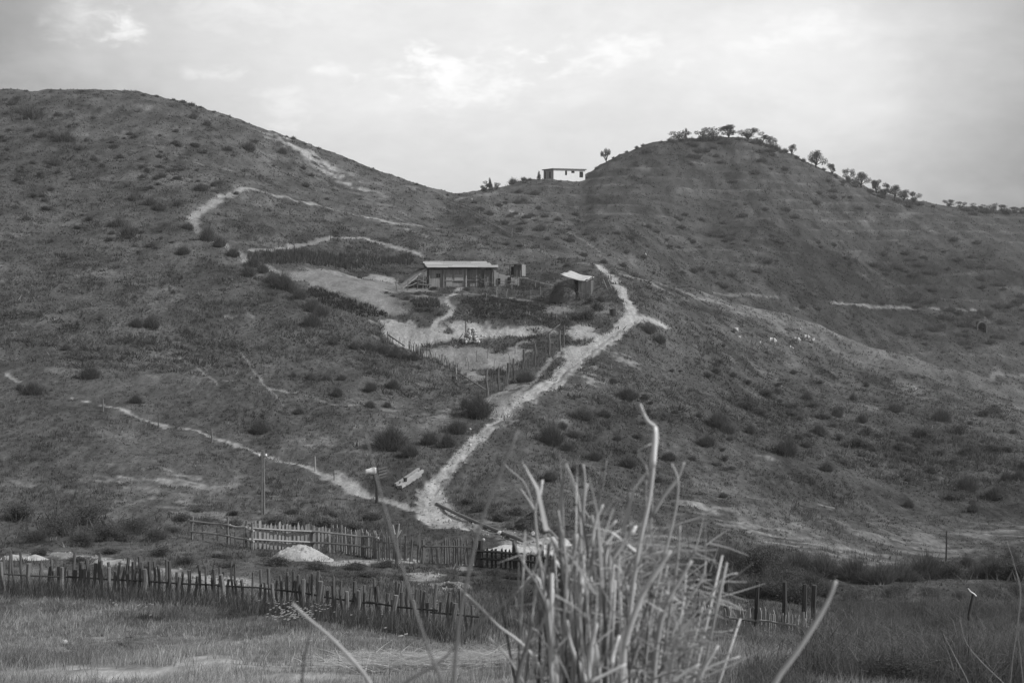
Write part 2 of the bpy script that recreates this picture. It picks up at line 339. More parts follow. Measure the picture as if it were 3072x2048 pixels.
soil([(1400,1570),(1500,1580),(1580,1605),(1560,1625),(1450,1605)], .45, .2, .5, 33, .5)
soil([(960,1688),(1060,1678),(1160,1672),(1270,1682),(1250,1690),(1120,1688),(1000,1700)], .85, .15, .2, 34, .5)
soil([(10,1668),(80,1658),(140,1668),(110,1680),(20,1680)], .75, .15, .2, 35, .5)
soil([(150,1655),(240,1660),(330,1675),(420,1690),(400,1700),(300,1692),(200,1680)], .75, .15, .5, 36, .6)
soil([(440,1700),(560,1712),(720,1735),(840,1765),(800,1775),(620,1750),(470,1720)], .7, .15, .4, 37, .6)
soil([(1210,1720),(1300,1712),(1330,1740),(1260,1752)], .7, .15, .35, 38, .5)
soil([(1290,1750),(1380,1745),(1400,1765),(1310,1770)], .6, .15, .35, 39, .5)
soil([(1380,1690),(1420,1692),(1400,1712),(1370,1710)], .75, .1, .2, 40, .5)
def worn(pts, v, hw, seed, ns=1.0, thr=(0.0, .7), stretch=3.0):
    """broken pale streaks of bleached grass and bare earth along a line, where noise lets them through"""
    m = line_mask(pts, hw, .8, .3, seed, 2.0)
    nz = fbm(GX / (ns * stretch * .6), GY / ns, 4, 80 + seed, .6)
    pale(m * sstep(thr[0], thr[1], nz), v)
worn([(830,405),(900,450),(960,490),(1020,530),(1060,560)], 1.0, 4.5, 1, 1.6, (-.2, .6)); worn([(620,335),(690,352)], .5, 2.0, 2, 1.2)
worn([(900,452),(960,480),(1010,515)], 1.0, 1.8, 3, 1.0, (-.4, .4)); worn([(1050,540),(1120,610),(1190,665)], .32, 6, 4, 1.5); worn([(1120,650),(1200,668)], .6, 1.6, 44, 1.0)
worn([(400,400),(480,440)], .22, 4, 5, 1.6); worn([(520,470),(640,500),(720,520)], .3, 3, 6, 1.2); worn([(460,520),(700,560)], .3, 3, 7, 1.0)
worn([(250,330),(340,345)], .25, 2.5, 8, 1.4); worn([(840,455),(930,500)], .25, 4, 9)
worn([(1890,830),(1960,850),(2060,880),(2150,905),(2230,945)], .55, 2.6, 10, 1.4, (-.5, .6)); worn([(2150,920),(2350,985),(2500,1040),(2700,1110)], .2, 4, 11, 1.6, (-.2, .8))
worn([(1980,885),(2020,900)], .45, .8, 12); worn([(2560,1075),(2640,1110)], .3, 1.5, 13)
worn([(1990,1500),(2120,1535),(2230,1580),(2330,1610),(2430,1655)], .6, 2.6, 14, .6, (-.1, .7), 5); worn([(1950,1600),(2100,1650),(2250,1680)], .45, 2.4, 15, .6, (-.1, .7), 5)
worn([(2060,1510),(2120,1530)], .7, .9, 16, .5); worn([(2300,1370),(2345,1385)], .7, .6, 17, .5); worn([(2450,1500),(2480,1520)], .6, .7, 18, .5); worn([(2430,1540),(2470,1560)], .5, .7, 19, .5)
worn([(2650,1680),(2800,1640),(3072,1600)], .38, 5.5, 20, .9, (-.3, .8), 4); worn([(2740,1690),(2850,1670)], .5, .8, 21, .5)
worn([(2600,1770),(2750,1790),(2850,1860)], .22, 1.0, 22, .6)

worn([(340,1440),(430,1420),(560,1440),(600,1460)], .5, 2.4, 24, .5, (.0, .7), 5); worn([(480,1500),(640,1530),(720,1550)], .42, 2.2, 25, .5, (.0, .7), 4); worn([(20,1455),(160,1470)], .35, 1.2, 26, .5)
worn([(830,1490),(900,1510)], .35, 1.5, 27, .5); worn([(1160,1230),(1260,1250),(1330,1230)], .4, 2.4, 28, .7); worn([(980,1330),(1080,1345)], .35, 1.8, 29, .6)
worn([(1780,1090),(1850,1080),(1870,1070)], .7, 1.5, 30, .7); worn([(1730,1150),(1800,1135)], .6, 1.3, 31, .6); worn([(1640,1245),(1670,1255)], .7, .6, 32, .5)
worn([(1760,790),(1800,805)], .5, 2.0, 33, .8); worn([(1470,1560),(1700,1600),(1900,1620)], .45, 1.8, 34, .6)
worn([(460,1975),(520,2000)], .6, .9, 35, .4); worn([(380,2020),(700,2000),(1000,2030)], .8, 2.2, 47, .7, (-.3, .6)); worn([(1050,1985),(1500,2010)], .5, 1.8, 48, .7, (-.3, .7)); worn([(0,1985),(300,1960),(600,1940)], .35, 2.0, 49, .8, (-.1, .8)); worn([(100,1850),(600,1870),(1000,1900)], .25, 2.0, 50, .8, (0, .9)); worn([(560,1975),(800,2005),(960,2010)], .55, 1.1, 36, .4); worn([(150,2030),(420,2010)], .45, 1.0, 37, .4); worn([(1180,1960),(1330,1985),(1450,1990)], .6, 1.0, 38, .35); worn([(330,1910),(380,1915)], .4, .5, 39, .4)
worn([(1250,2020),(1480,2040)], .5, .8, 40, .35); worn([(2850,1960),(3072,1980)], .3, 1.0, 41, .4); worn([(30,1910),(120,1915)], .35, .6, 42, .4); worn([(1150,1860),(1400,1900)], .2, 1.0, 43, .4)
# cultivated and damp ground (darker plants)
DARK = np.zeros(GX.shape)
def dark(pts, v, soft=.8, wob=1.0, seed=50, ns=2.0): np.maximum(DARK, poly_mask(pts, soft, wob, seed, ns) * v, out=DARK)
dark([(1370,890),(1480,880),(1640,905),(1700,950),(1700,985),(1560,970),(1420,955),(1360,945)], .38)
dark([(1180,872),(1300,862),(1360,862),(1340,880),(1250,890)], .35, .5, .7); dark([(1235,918),(1310,925),(1330,945),(1300,965),(1260,945)], .4, .5, .6)
dark([(720,760),(900,745),(1240,765),(1250,790),(1150,825),(980,800),(800,790)], .25); dark([(1190,945),(1250,955),(1310,985),(1220,990)], .3, .5, .9)
dark([(1380,1020),(1660,1015),(1640,1045),(1500,1030),(1300,1045)], .3, .5, .8); dark([(2300,700),(3072,760),(3072,1060),(2700,1010),(2350,900)], .34, 4, 5, 51, 10)
dark([(2150,1200),(2500,1150),(2800,1230),(2850,1330),(2450,1400),(2200,1330)], .22, 2, 4, 54, 5); dark([(1640,1180),(1900,1180),(1900,1330),(1700,1380)], .2, 2, 3, 55, 4)
dark([(2600,1250),(3072,1330),(3072,1560),(2850,1480)], .34, 2, 3, 52, 5); dark([(0,1560),(480,1560),(420,1640),(0,1640)], .25, .5, .8); dark([(2080,1660),(2500,1690),(2950,1690),(3072,1720),(2700,1760),(2200,1760)], .3, .8, 1)
dark([(2450,1760),(3072,1740),(3072,1960),(2500,1930)], .32, .8, 1.2, 56, 2.5)
dark([(0,330),(250,420),(420,620),(600,700),(640,760),(300,700),(0,560)], .16, 4, 5, 53, 9)
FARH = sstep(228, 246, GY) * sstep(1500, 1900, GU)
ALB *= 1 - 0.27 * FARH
ALB *= 1 + 0.48 * sstep(185, 210, GY) * (1 - sstep(222, 236, GY)) * sstep(1950, 2150, GU)      # bleached grass along the spur's back
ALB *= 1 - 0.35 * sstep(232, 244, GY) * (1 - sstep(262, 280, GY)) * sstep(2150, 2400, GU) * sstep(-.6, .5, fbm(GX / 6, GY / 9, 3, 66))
ALB *= 1 - DARK * (1 - PALE)
soilc = (0.30 + .01 * ROAD) * (1 + 0.12 * nM + 0.26 * nF + 0.16 * fbm(GX / .35, GY / 1.2, 2, 15))
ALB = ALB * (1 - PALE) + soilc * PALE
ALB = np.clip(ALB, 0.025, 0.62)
# wheel-worn road sits a little lower, spoil a little higher
Z -= 0.10 * ROAD * (1 - np.maximum(STRIP, STRIP2))
Z -= 0.05 * FOOT
Z += 0.02 * SOIL * fbm(GX / .5, GY / .5, 2, 33)
GV = HOR - FPX * Z / GY

# ------------------------------------------------------------------ materials
MATS = {}
def mat(name, val, rough=0.9, var=0.25, scale=6.0, attr=None, bump=0.0, bscale=20.0, spec=0.15, stretch=None, detail=4, trans=0.0):
    if name in MATS: return MATS[name]
    m = bpy.data.materials.new(name); m.use_nodes = True; t = m.node_tree; b = t.nodes['Principled BSDF']
    b.inputs['Roughness'].default_value = rough; b.inputs['Specular IOR Level'].default_value = spec
    tcn = t.nodes.new('ShaderNodeTexCoord'); vec = tcn.outputs['Object']
    if stretch:
        mp = t.nodes.new('ShaderNodeMapping'); mp.inputs['Scale'].default_value = stretch
        t.links.new(vec, mp.inputs[0]); vec = mp.outputs[0]
    nz = t.nodes.new('ShaderNodeTexNoise'); nz.inputs['Scale'].default_value = scale; nz.inputs['Detail'].default_value = detail
    nz.inputs['Roughness'].default_value = 0.65
    t.links.new(vec, nz.inputs['Vector'])
    mr = t.nodes.new('ShaderNodeMapRange'); t.links.new(nz.outputs[0], mr.inputs[0])
    mr.inputs[1].default_value = 0.25; mr.inputs[2].default_value = 0.75
    mr.inputs[3].default_value = 1 - var; mr.inputs[4].default_value = 1 + var
    mu = t.nodes.new('ShaderNodeMath'); mu.operation = 'MULTIPLY'; t.links.new(mr.outputs[0], mu.inputs[0])
    if attr:
        an = t.nodes.new('ShaderNodeAttribute'); an.attribute_name = attr
        if val == 1.0: t.links.new(an.outputs['Fac'], mu.inputs[1])
        else:
            m2 = t.nodes.new('ShaderNodeMath'); m2.operation = 'MULTIPLY'; m2.inputs[1].default_value = val
            t.links.new(an.outputs['Fac'], m2.inputs[0]); t.links.new(m2.outputs[0], mu.inputs[1])
    else:
        oi = t.nodes.new('ShaderNodeObjectInfo')      # every board, stake or stone weathers a little differently
        m2 = t.nodes.new('ShaderNodeMapRange'); t.links.new(oi.outputs['Random'], m2.inputs[0])
        m2.inputs[3].default_value = val * 0.82; m2.inputs[4].default_value = val * 1.18
        t.links.new(m2.outputs[0], mu.inputs[1])
    cc = t.nodes.new('ShaderNodeCombineColor')
    for i in range(3): t.links.new(mu.outputs[0], cc.inputs[i])
    t.links.new(cc.outputs[0], b.inputs['Base Color'])
    if bump:
        n2 = t.nodes.new('ShaderNodeTexNoise'); n2.inputs['Scale'].default_value = bscale; n2.inputs['Detail'].default_value = 3
        t.links.new(vec, n2.inputs['Vector'])
        bp = t.nodes.new('ShaderNodeBump'); bp.inputs['Strength'].default_value = 0.8; bp.inputs['Distance'].default_value = bump
        t.links.new(n2.outputs[0], bp.inputs['Height']); t.links.new(bp.outputs[0], b.inputs['Normal'])
    if trans:            # thin leaves let light through
        tr = t.nodes.new('ShaderNodeBsdfTranslucent'); t.links.new(cc.outputs[0], tr.inputs[0]); mx = t.nodes.new('ShaderNodeMixShader'); mx.inputs[0].default_value = trans
        out = next(n_ for n_ in t.nodes if n_.type == 'OUTPUT_MATERIAL'); t.links.new(b.outputs[0], mx.inputs[1]); t.links.new(tr.outputs[0], mx.inputs[2]); t.links.new(mx.outputs[0], out.inputs[0])
    MATS[name] = m; return m
M_GROUND = mat('ground_cover', 1.0, 1.0, 0.48, 3.2, 'alb', 0.10, 3.5, 0.05, (1, .35, 1), 8)
M_ROAD = mat('packed_earth', 1.0, 1.0, 0.40, 4.5, 'alb', 0.06, 7.0, 0.05, (1, .4, 1), 8)
M_GRASS = mat('grass_blade', 1.0, 0.8, 0.15, 2.0, 'alb', spec=0.2, trans=0.4)
M_LEAF = mat('leaf', 1.0, 0.75, 0.15, 3.0, 'alb', spec=0.2, trans=0.4)
M_BARK = mat('bark', 0.07, 0.95, 0.3, 8.0)
M_OLDWOOD = mat('weathered_wood', 0.17, 0.9, 0.3, 5.0, bump=0.004, bscale=30)
M_PALEWOOD = mat('pale_dry_wood', 0.30, 0.9, 0.25, 5.0, bump=0.004, bscale=30)
M_DARKWOOD = mat('dark_damp_wood', 0.055, 0.9, 0.3, 6.0, bump=0.004, bscale=30)
M_MIDWOOD = mat('grey_wood', 0.11, 0.9, 0.3, 6.0, bump=0.004, bscale=30)
M_ROOF = mat('roof_board', 0.34, 0.85, 0.25, 2.0, stretch=(0.4, 3, 3))
M_WALL = mat('plank_wall', 0.25, 0.9, 0.3, 2.5, stretch=(3, 3, .5))
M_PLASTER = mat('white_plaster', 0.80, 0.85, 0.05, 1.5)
M_PLASTER2 = mat('mud_and_shaded_plaster', 0.36, 0.9, 0.12, 1.5)  # mud wall grey; on the house's side and rear, shade in the colour
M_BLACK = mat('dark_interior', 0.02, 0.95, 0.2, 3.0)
M_STONE = mat('pale_stone', 0.42, 0.95, 0.2, 6.0, bump=0.02, bscale=8)
M_GRAVEL = mat('white_gravel', 0.40, 0.95, 0.3, 14.0, bump=0.03, bscale=16, detail=8)
M_CLOTH = mat('white_cloth', 0.75, 0.85, 0.08, 4.0)
M_TARP = mat('pale_tarp', 0.46, 0.7, 0.2, 3.0)
M_THATCH = mat('thatch', 0.30, 0.95, 0.35, 5.0, stretch=(6, 1, 1), bump=0.02, bscale=20)
M_CANE = mat('dry_cane', 1.0, 0.6, 0.22, 30.0, 'alb', spec=0.3, stretch=(1, 1, .25))
M_WOOL = mat('wool', 0.40, 0.95, 0.12, 8.0, bump=0.02, bscale=25)
M_TIN = mat('dark_tin', 0.04, 0.6, 0.3, 6.0, spec=0.4)
M_HAY = mat('hay', 1.0, 0.95, 0.2, 4.0, 'alb', spec=0.1, trans=0.3)
M_DSTONE = mat('mossy_stone', 0.19, 0.95, 0.3, 5.0, bump=0.02, bscale=8)

# ------------------------------------------------------------------ mesh helpers
def tag(o, label=None, cat=None, group=None, kind=None):
    if label: o['label'] = label
    if cat: o['category'] = cat
    if group: o['group'] = group
    if kind: o['kind'] = kind
    return o
def empty(name, loc, label, cat, group=None, rz=0.0):
    o = bpy.data.objects.new(name, None); COL.objects.link(o); o.location = loc; o.rotation_euler = (0, 0, rz)
    o.empty_display_size = 0.3
    return tag(o, label, cat, group)
def link(name, me, parent=None, loc=None, rot=None, scale=None):
    o = bpy.data.objects.new(name, me); COL.objects.link(o)
    if parent is not None: o.parent = parent
    if loc is not None: o.location = loc
    if rot is not None: o.rotation_euler = rot
    if scale is not None: o.scale = scale if hasattr(scale, '__len__') else (scale,) * 3
    return o
def tri_mesh(name, Vt, F, material, alb=None, smooth=False, k=3):
    """fast mesh from arrays; F is (n,k)"""
    me = bpy.data.meshes.new(name); Vt = np.ascontiguousarray(Vt, np.float32); F = np.ascontiguousarray(F, np.int32)
    me.vertices.add(len(Vt)); me.vertices.foreach_set('co', Vt.ravel())
    me.loops.add(F.size); me.loops.foreach_set('vertex_index', F.ravel())
    me.polygons.add(len(F)); me.polygons.foreach_set('loop_start', np.arange(0, F.size, k, dtype=np.int32))
    me.polygons.foreach_set('loop_total', np.full(len(F), k, np.int32))
    me.polygons.foreach_set('use_smooth', np.full(len(F), smooth, bool))
    if alb is not None:
        a = me.attributes.new('alb', 'FLOAT', 'POINT'); a.data.foreach_set('value', np.ascontiguousarray(alb, np.float32))
    me.materials.append(material); me.update(calc_edges=True); me.validate(); return me
class MB:
    """collects boxes, beams, tubes and plates for ONE mesh"""
    def __init__(s): s.v = []; s.f = []; s.a = []
    def add(s, vs, fs, a=1.0):
        o = len(s.v); s.v += [tuple(q) for q in vs]; s.f += [tuple(i + o for i in f) for f in fs]; s.a += [a] * len(vs)
    def box(s, x0, x1, y0, y1, z0, z1, a=1.0):
        s.add([(x0,y0,z0),(x1,y0,z0),(x1,y1,z0),(x0,y1,z0),(x0,y0,z1),(x1,y0,z1),(x1,y1,z1),(x0,y1,z1)],
              [(0,3,2,1),(4,5,6,7),(0,1,5,4),(1,2,6,5),(2,3,7,6),(3,0,4,7)], a)
    def beam(s, p, q, w, h=None, up=(0,0,1)):
        p = Vector(p); q = Vector(q); h = h or w; d = (q - p).normalized(); u = Vector(up)
        if abs(d.dot(u)) > .98: u = Vector((0, 1, 0))
        x = d.cross(u).normalized() * w / 2; y = x.cross(d).normalized() * h / 2
        s.add([p-x-y, p+x-y, p+x+y, p-x+y, q-x-y, q+x-y, q+x+y, q-x+y], [(0,1,2,3),(7,6,5,4),(4,5,1,0),(5,6,2,1),(6,7,3,2),(7,4,0,3)])
    def tube(s, pts, rad, n=6, a=1.0, cap=True, jit=0.0):
        pts = [Vector(p) for p in pts]; rad = rad if hasattr(rad, '__len__') else [rad] * len(pts)
        base = len(s.v); vs = []; x = None
        for i, p in enumerate(pts):
            t = (pts[min(i + 1, len(pts) - 1)] - pts[max(i - 1, 0)]).normalized()
            if x is None:
                x = t.orthogonal().normalized()
            else:
                x = (x - t * x.dot(t)); x = x.normalized() if x.length > 1e-6 else t.orthogonal().normalized()
            y = t.cross(x)
            for k in range(n):
                th = 2 * math.pi * k / n; r = rad[i] * (1 + jit * (R.random() - .5))
                vs.append(p + (x * math.cos(th) + y * math.sin(th)) * r)
        fs = []
        for i in range(len(pts) - 1):
            for k in range(n):
                k2 = (k + 1) % n; fs.append((i*n+k, i*n+k2, (i+1)*n+k2, (i+1)*n+k))
        if cap: fs += [tuple(range(n - 1, -1, -1)), tuple((len(pts)-1)*n + k for k in range(n))]
        s.add(vs, fs, a)
    def mesh(s, name, material, smooth=False, alb=False):
        me = bpy.data.meshes.new(name); me.from_pydata(s.v, [], s.f)
        if smooth: me.polygons.foreach_set('use_smooth', np.ones(len(s.f), bool))
        if alb:
            a = me.attributes.new('alb', 'FLOAT', 'POINT'); a.data.foreach_set('value', np.array(s.a, np.float32))
        me.materials.append(material); me.update(); return me
    def build(s, name, material, parent=None, loc=None, smooth=False, alb=False, rot=None):
        return link(name, s.mesh(name, material, smooth, alb), parent, loc, rot)

# ------------------------------------------------------------------ the ground as one sheet, its tracks and plots cut out of it
nr, nc = GX.shape
idx = np.arange(nr * nc).reshape(nr, nc)
quads = np.stack([idx[:-1, :-1], idx[:-1, 1:], idx[1:, 1:], idx[1:, :-1]], -1).reshape(-1, 4)
def fmean(a): return ((a[:-1, :-1] + a[:-1, 1:] + a[1:, 1:] + a[1:, :-1]) / 4).ravel()
cls = np.zeros(len(quads), int)
cls[fmean(SOIL) > .5] = 3; cls[fmean(FOOT) > .5] = 2; cls[fmean(ROAD) > .5] = 1
ALLV = np.stack([GX.ravel(), GY.ravel(), Z.ravel() + CAMZ], 1); ALLA = ALB.ravel()
for c, nm, mt in ((0, 'hillside', M_GROUND), (1, 'dirt_road', M_ROAD), (2, 'footpath', M_ROAD), (3, 'bare_soil', M_ROAD)):
    q = quads[cls == c]; used = np.unique(q); remap = np.zeros(nr * nc, np.int64); remap[used] = np.arange(len(used))
    tag(link(nm, tri_mesh(nm, ALLV[used], remap[q], mt, ALLA[used], True, 4)), kind='structure')
# ------------------------------------------------------------------ buildings
def openings_wall(mb, L, H, t, holes, y=0.0):
    """wall in the local xz plane with real openings (x0,x1,z0,z1)"""
    xs = sorted({0.0, L} | {h[0] for h in holes} | {h[1] for h in holes}); zs = sorted({0.0, H} | {h[2] for h in holes} | {h[3] for h in holes})
    for a, b in zip(xs[:-1], xs[1:]):
        for c, d in zip(zs[:-1], zs[1:]):
            if any(h[0] <= a + 1e-6 and b <= h[1] + 1e-6 and h[2] <= c + 1e-6 and d <= h[3] + 1e-6 for h in holes): continue
            mb.box(a, b, y, y + t, c, d)
# white house on the saddle
p = cast(1661, 538, 300); p.y += .5; p.z = ground(p.x, p.y) + .15
house = empty('white_house', (p.x, p.y, p.z), 'long low white house with flat roof on the shoulder of the terraced hill', 'house', rz=math.radians(24))
L, W, H = 9.3, 6.2, 2.45
holes = [(3.35, 3.95, .95, 2.15), (5.2, 6.15, 1.55, 2.15), (7.6, 8.7, .45, 2.0)]
mb = MB(); openings_wall(mb, L, H, .25, holes); mb.box(0, L, 0, .25, -1.2, 0.0); mb.build('front_wall', M_PLASTER, house)
mb = MB()
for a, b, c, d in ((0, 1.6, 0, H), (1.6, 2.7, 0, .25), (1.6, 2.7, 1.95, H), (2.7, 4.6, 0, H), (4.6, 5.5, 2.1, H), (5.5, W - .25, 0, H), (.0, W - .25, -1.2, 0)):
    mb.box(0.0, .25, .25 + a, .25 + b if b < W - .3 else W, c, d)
mb.build('side_wall', M_PLASTER2, house)  # white wall turned grey: the unlit side's shade is in the colour
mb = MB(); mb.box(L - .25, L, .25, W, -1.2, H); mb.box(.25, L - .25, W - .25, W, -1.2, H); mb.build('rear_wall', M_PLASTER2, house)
mb = MB(); mb.box(-.35, L + .3, -.3, W + .35, H, H + .24); mb.build('roof', M_MIDWOOD, house)
for i, (a, b, c, d) in enumerate(holes):
    nm = 'window'
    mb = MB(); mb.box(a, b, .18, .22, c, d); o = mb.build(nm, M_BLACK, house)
    mb = MB(); mb.box(a, a + .06, .10, .178, c, d); mb.box(b - .06, b, .10, .178, c, d); mb.box(a + .06, b - .06, .10, .178, d - .06, d); mb.build('frame', M_MIDWOOD, o)
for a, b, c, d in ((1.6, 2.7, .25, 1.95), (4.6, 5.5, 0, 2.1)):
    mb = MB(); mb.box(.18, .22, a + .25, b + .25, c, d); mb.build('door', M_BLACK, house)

# long plank shed with lean-to
D = 178.0; p = at(1289, 852, D); 
shed = empty('plank_shed', (p.x, p.y, ground(p.x, p.y)), 'long plank shed with pale boarded roof and thatched lean-to', 'shed', rz=math.radians(9))
L, DP, H = 7.9, 3.6, 2.45
def planks(parent, x0, x1, y, z0, z1, w, m, name='wall_plank'):
    x = x0
    while x < x1 - .05:
        ww = min(w * R.uniform(.8, 1.2), x1 - x); mb = MB()
        mb.box(x + .008, x + ww - .008, y + R.uniform(-.015, .015), y + .05, z0, z1 + R.uniform(-.05, .03)); mb.build(name, m, parent); x += ww
planks(shed, 0, 1.75, 0, -.5, H - .1, .29, M_WALL)
planks(shed, 1.75, 4.6, 0.04, -.5, H - .1, .29, M_WALL)
planks(shed, 4.6, 6.9, .35, -.5, H - .1, .3, M_WALL)                 # recessed porch wall
planks(shed, 6.9, 7.9, 0.0, -.5, H - .1, .3, M_OLDWOOD)
mb = MB(); mb.box(.0, 7.9, DP - .1, DP, -.5, H + .4); mb.box(7.8, 7.9, .05, DP - .1, -.5, H + .2); mb.box(.0, .1, 0.06, DP - .1, -.5, H + .1); mb.build('rear_wall', M_MIDWOOD, shed)
mb = MB(); mb.box(2.05, 2.85, -.05, .0, .0, 1.75); mb.build('door', M_PALEWOOD, shed)
mb = MB(); mb.box(3.1, 4.3, -.04, .0, .95, 1.7); mb.build('hatch', M_PALEWOOD, shed)
mb = MB(); mb.box(1.9, 4.35, -.12, -.055, .92, 1.0); mb.build('rail', M_PALEWOOD, shed)
w = MB(); w.box(.82, 1.35, -.02, -.016, 1.35, 1.8); wo_ = w.build('window', M_BLACK, shed)
mb = MB()
for a in (.80, 1.06, 1.33): mb.box(a, a + .05, -.05, -.022, 1.32, 1.83)
for c in (1.30, 1.55, 1.80): mb.box(.85, 1.33, -.048, -.024, c, c + .04)
mb.build('frame', M_OLDWOOD, wo_)
for x in (-.06, 1.74, 4.6, 5.9, 6.9, 7.9):
    mb = MB(); mb.beam((x, -.14, -.6), (x + R.uniform(-.04, .04), -.12, H + .02), .13); mb.build('post', M_PALEWOOD if x in (4.6, 5.9) else M_OLDWOOD, shed)
mb = MB(); mb.beam((4.6, -.16, 1.0), (6.9, -.16, 1.03), .06); mb.build('porch_rail', M_OLDWOOD, shed)
mb = MB(); mb.beam((-.3, -.25, H + .02), (8.4, -.25, H + .02), .12); mb.build('eave_beam', M_DARKWOOD, shed)
# roof boards running along the length, three courses, ends uneven
ncr = 7; y0, y1 = -.75, DP + .3; z0, z1 = H + .06, H + .80
for i in range(ncr):
    x = -.45 + R.uniform(-.1, .1)
    end = 8.75 if i < 2 else 8.0 if i < 5 else 7.75
    while x < end - .2:
        ln = min(R.uniform(2.2, 4.0), end - x); ta = i / ncr; tb = (i + 1.12) / ncr
        lift = R.uniform(0.0, .035) + .012 * (ncr - i)
        mb = MB(); a = Vector((x, y0 + (y1 - y0) * ta, z0 + (z1 - z0) * ta + lift)); b = Vector((x, y0 + (y1 - y0) * tb, z0 + (z1 - z0) * tb + lift))
        e = Vector((ln - .03, 0, R.uniform(-.03, .03))); t = Vector((0, 0, .045))
        mb.add([a, a + e, b + e, b, a + t, a + e + t, b + e + t, b + t], [(0,3,2,1),(4,5,6,7),(0,1,5,4),(1,2,6,5),(2,3,7,6),(3,0,4,7)])
        mb.build('roof_board', M_ROOF, shed); x += ln
# thatched slope leaning on the left end
tp0, tp1 = Vector((-.25, -.15, H + .05)), Vector((-.25, 2.4, H + .5)); bt0, bt1 = Vector((-3.4, -1.0, -.05)), Vector((-3.8, 1.9, .05))
th = MB(); N = 10
for i in range(N):
    a0, a1 = i / N, (i + .94) / N
    q = [tp0.lerp(tp1, a0), tp0.lerp(tp1, a1), bt0.lerp(bt1, a1), bt0.lerp(bt1, a0)]
    u_ = Vector((-.06, 0, .10 + R.uniform(-.02, .03)))
    th = MB(); th.add(q + [v + u_ for v in q], [(0,1,2,3),(7,6,5,4),(0,4,5,1),(1,5,6,2),(2,6,7,3),(3,7,4,0)]); th.build('thatch_bundle', M_THATCH, shed)
mb = MB(); mb.beam((-.9, -.3, -.5), (-.75, -.25, 1.75), .12); mb.build('post', M_OLDWOOD, shed)
mb = MB(); mb.add([(-.1, -.7, H + .1), (-.1, DP, H + .75), (-2.3, 2.2, H + .05), (-.12, -.7, H + .0), (-.12, DP, H + .65), (-2.3, 2.2, H - .05)], [(0,1,2),(5,4,3),(0,3,4,1),(1,4,5,2),(2,5,3,0)]); mb.build('gable_flap', M_DARKWOOD, shed)
mb = MB(); mb.beam((-1.6, -.5, .45), (-.7, -.4, .5), .09); mb.beam((-1.55, .3, -.3), (-1.55, .3, .8), .1); mb.beam((-1.9, .2, .75), (-.5, .3, .8), .12); mb.build('trestle', M_MIDWOOD, shed)
# pale mud wall beside the shed
q = at(1482, 852, 179.5)
lw = empty('mud_wall', (q.x, q.y, ground(q.x, q.y)), 'low pale mud wall sloping down beside the plank shed', 'wall', rz=math.radians(6))
mb = MB(); xs = np.linspace(0, 3.2, 12)
for i in range(11):
    h0 = 1.75 - .33 * xs[i] + R.uniform(-.08, .08) if i else 1.9
    mb.box(xs[i], xs[i + 1], R.uniform(-.05, .05), .8, -.5, max(h0, .5))
mb.build('masonry', M_PLASTER2, lw)
for a, c in ((.35, .2), (1.7, .35)):
    mb = MB(); mb.box(a, a + .45, -.10, -.07, c, c + .75); mb.build('niche', M_BLACK, lw)
# small outhouse
D = 186.0; q = at(1541, 812, D)
oh = empty('outhouse', (q.x, q.y, min(q.z, ground(q.x, q.y))), 'small upright plank hut with a tilted board on top, above the shed', 'hut', rz=math.radians(-22))
planks(oh, 0, 1.1, 0, -.4, 1.62, .22, M_OLDWOOD)
mb = MB()
for i in range(6): mb.box(1.1, 1.15, .04 + i * .22, .24 + i * .22, -.4, 1.6 + R.uniform(-.03, .05))
mb.box(0, .05, .05, 1.3, -.4, 1.6); mb.box(.05, 1.1, 1.3, 1.35, -.4, 1.6); mb.build('side_wall', M_PALEWOOD, oh)
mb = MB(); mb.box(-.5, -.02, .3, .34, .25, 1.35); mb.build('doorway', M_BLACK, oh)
mb = MB(); mb.beam((-1.1, -.2, 1.55), (1.2, .1, 1.75), 1.6, .06); mb.build('roof', M_OLDWOOD, oh)
mb = MB(); mb.beam((-.55, -.05, -.4), (-.5, -.05, 1.55), .08); mb.build('post', M_MIDWOOD, oh)
for x in (.5, 1.0):
    mb = MB(); mb.beam((x, -.2, -.5), (x + .05, -.25, .9), .06); mb.build('stake', M_PALEWOOD, oh)
# hut with the sagging pale roof
D = 168.0; q = at(1718, 878, D); g = ground(q.x, q.y)
hut = empty('plank_hut', (q.x, q.y, g), 'small plank hut with sagging pale sheet roof and dark doorway', 'hut', rz=math.radians(-12))
zt = at(1718, 838, D).z - g
def hp(px, py, dd): 
    v = at(px, py, D + dd) - hut.location; c, s = math.cos(-hut.rotation_euler.z), math.sin(-hut.rotation_euler.z)
    return Vector((v.x * c - v.y * s, v.x * s + v.y * c, v.z))
planks(hut, .0, .18, 0, -.4, zt - .05, .18, M_WALL); planks(hut, .78, 2.15, 0, -.4, zt - .15, .23, M_WALL)
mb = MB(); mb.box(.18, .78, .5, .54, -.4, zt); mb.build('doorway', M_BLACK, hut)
mb = MB(); mb.box(2.1, 2.15, .05, 2.2, -.4, zt - .1); mb.box(0, 2.1, 2.2, 2.25, -.4, zt + .3); mb.box(0, .05, .05, 2.2, -.4, zt); mb.build('rear_wall', M_MIDWOOD, hut)
planks(hut, -.75, .0, .15, -.3, zt - .0, .22, M_WALL)
A_, B_, C_, D_ = hp(1681, 820, .2), hp(1752, 840, -.6), hp(1783, 829, 2.3), hp(1713, 812, 2.9)
vs = []; fs = []; NN = 12
for i in range(NN + 1):
    for j in range(NN + 1):
        a, b = i / NN, j / NN
        v = A_.lerp(B_, a).lerp(D_.lerp(C_, a), b); v.z -= .16 * math.sin(math.pi * a) * (1 - .4 * b) + .03 * math.sin(9 * a + 4 * b) + .05 * math.sin(13 * b + 2 * a)
        vs.append(v)
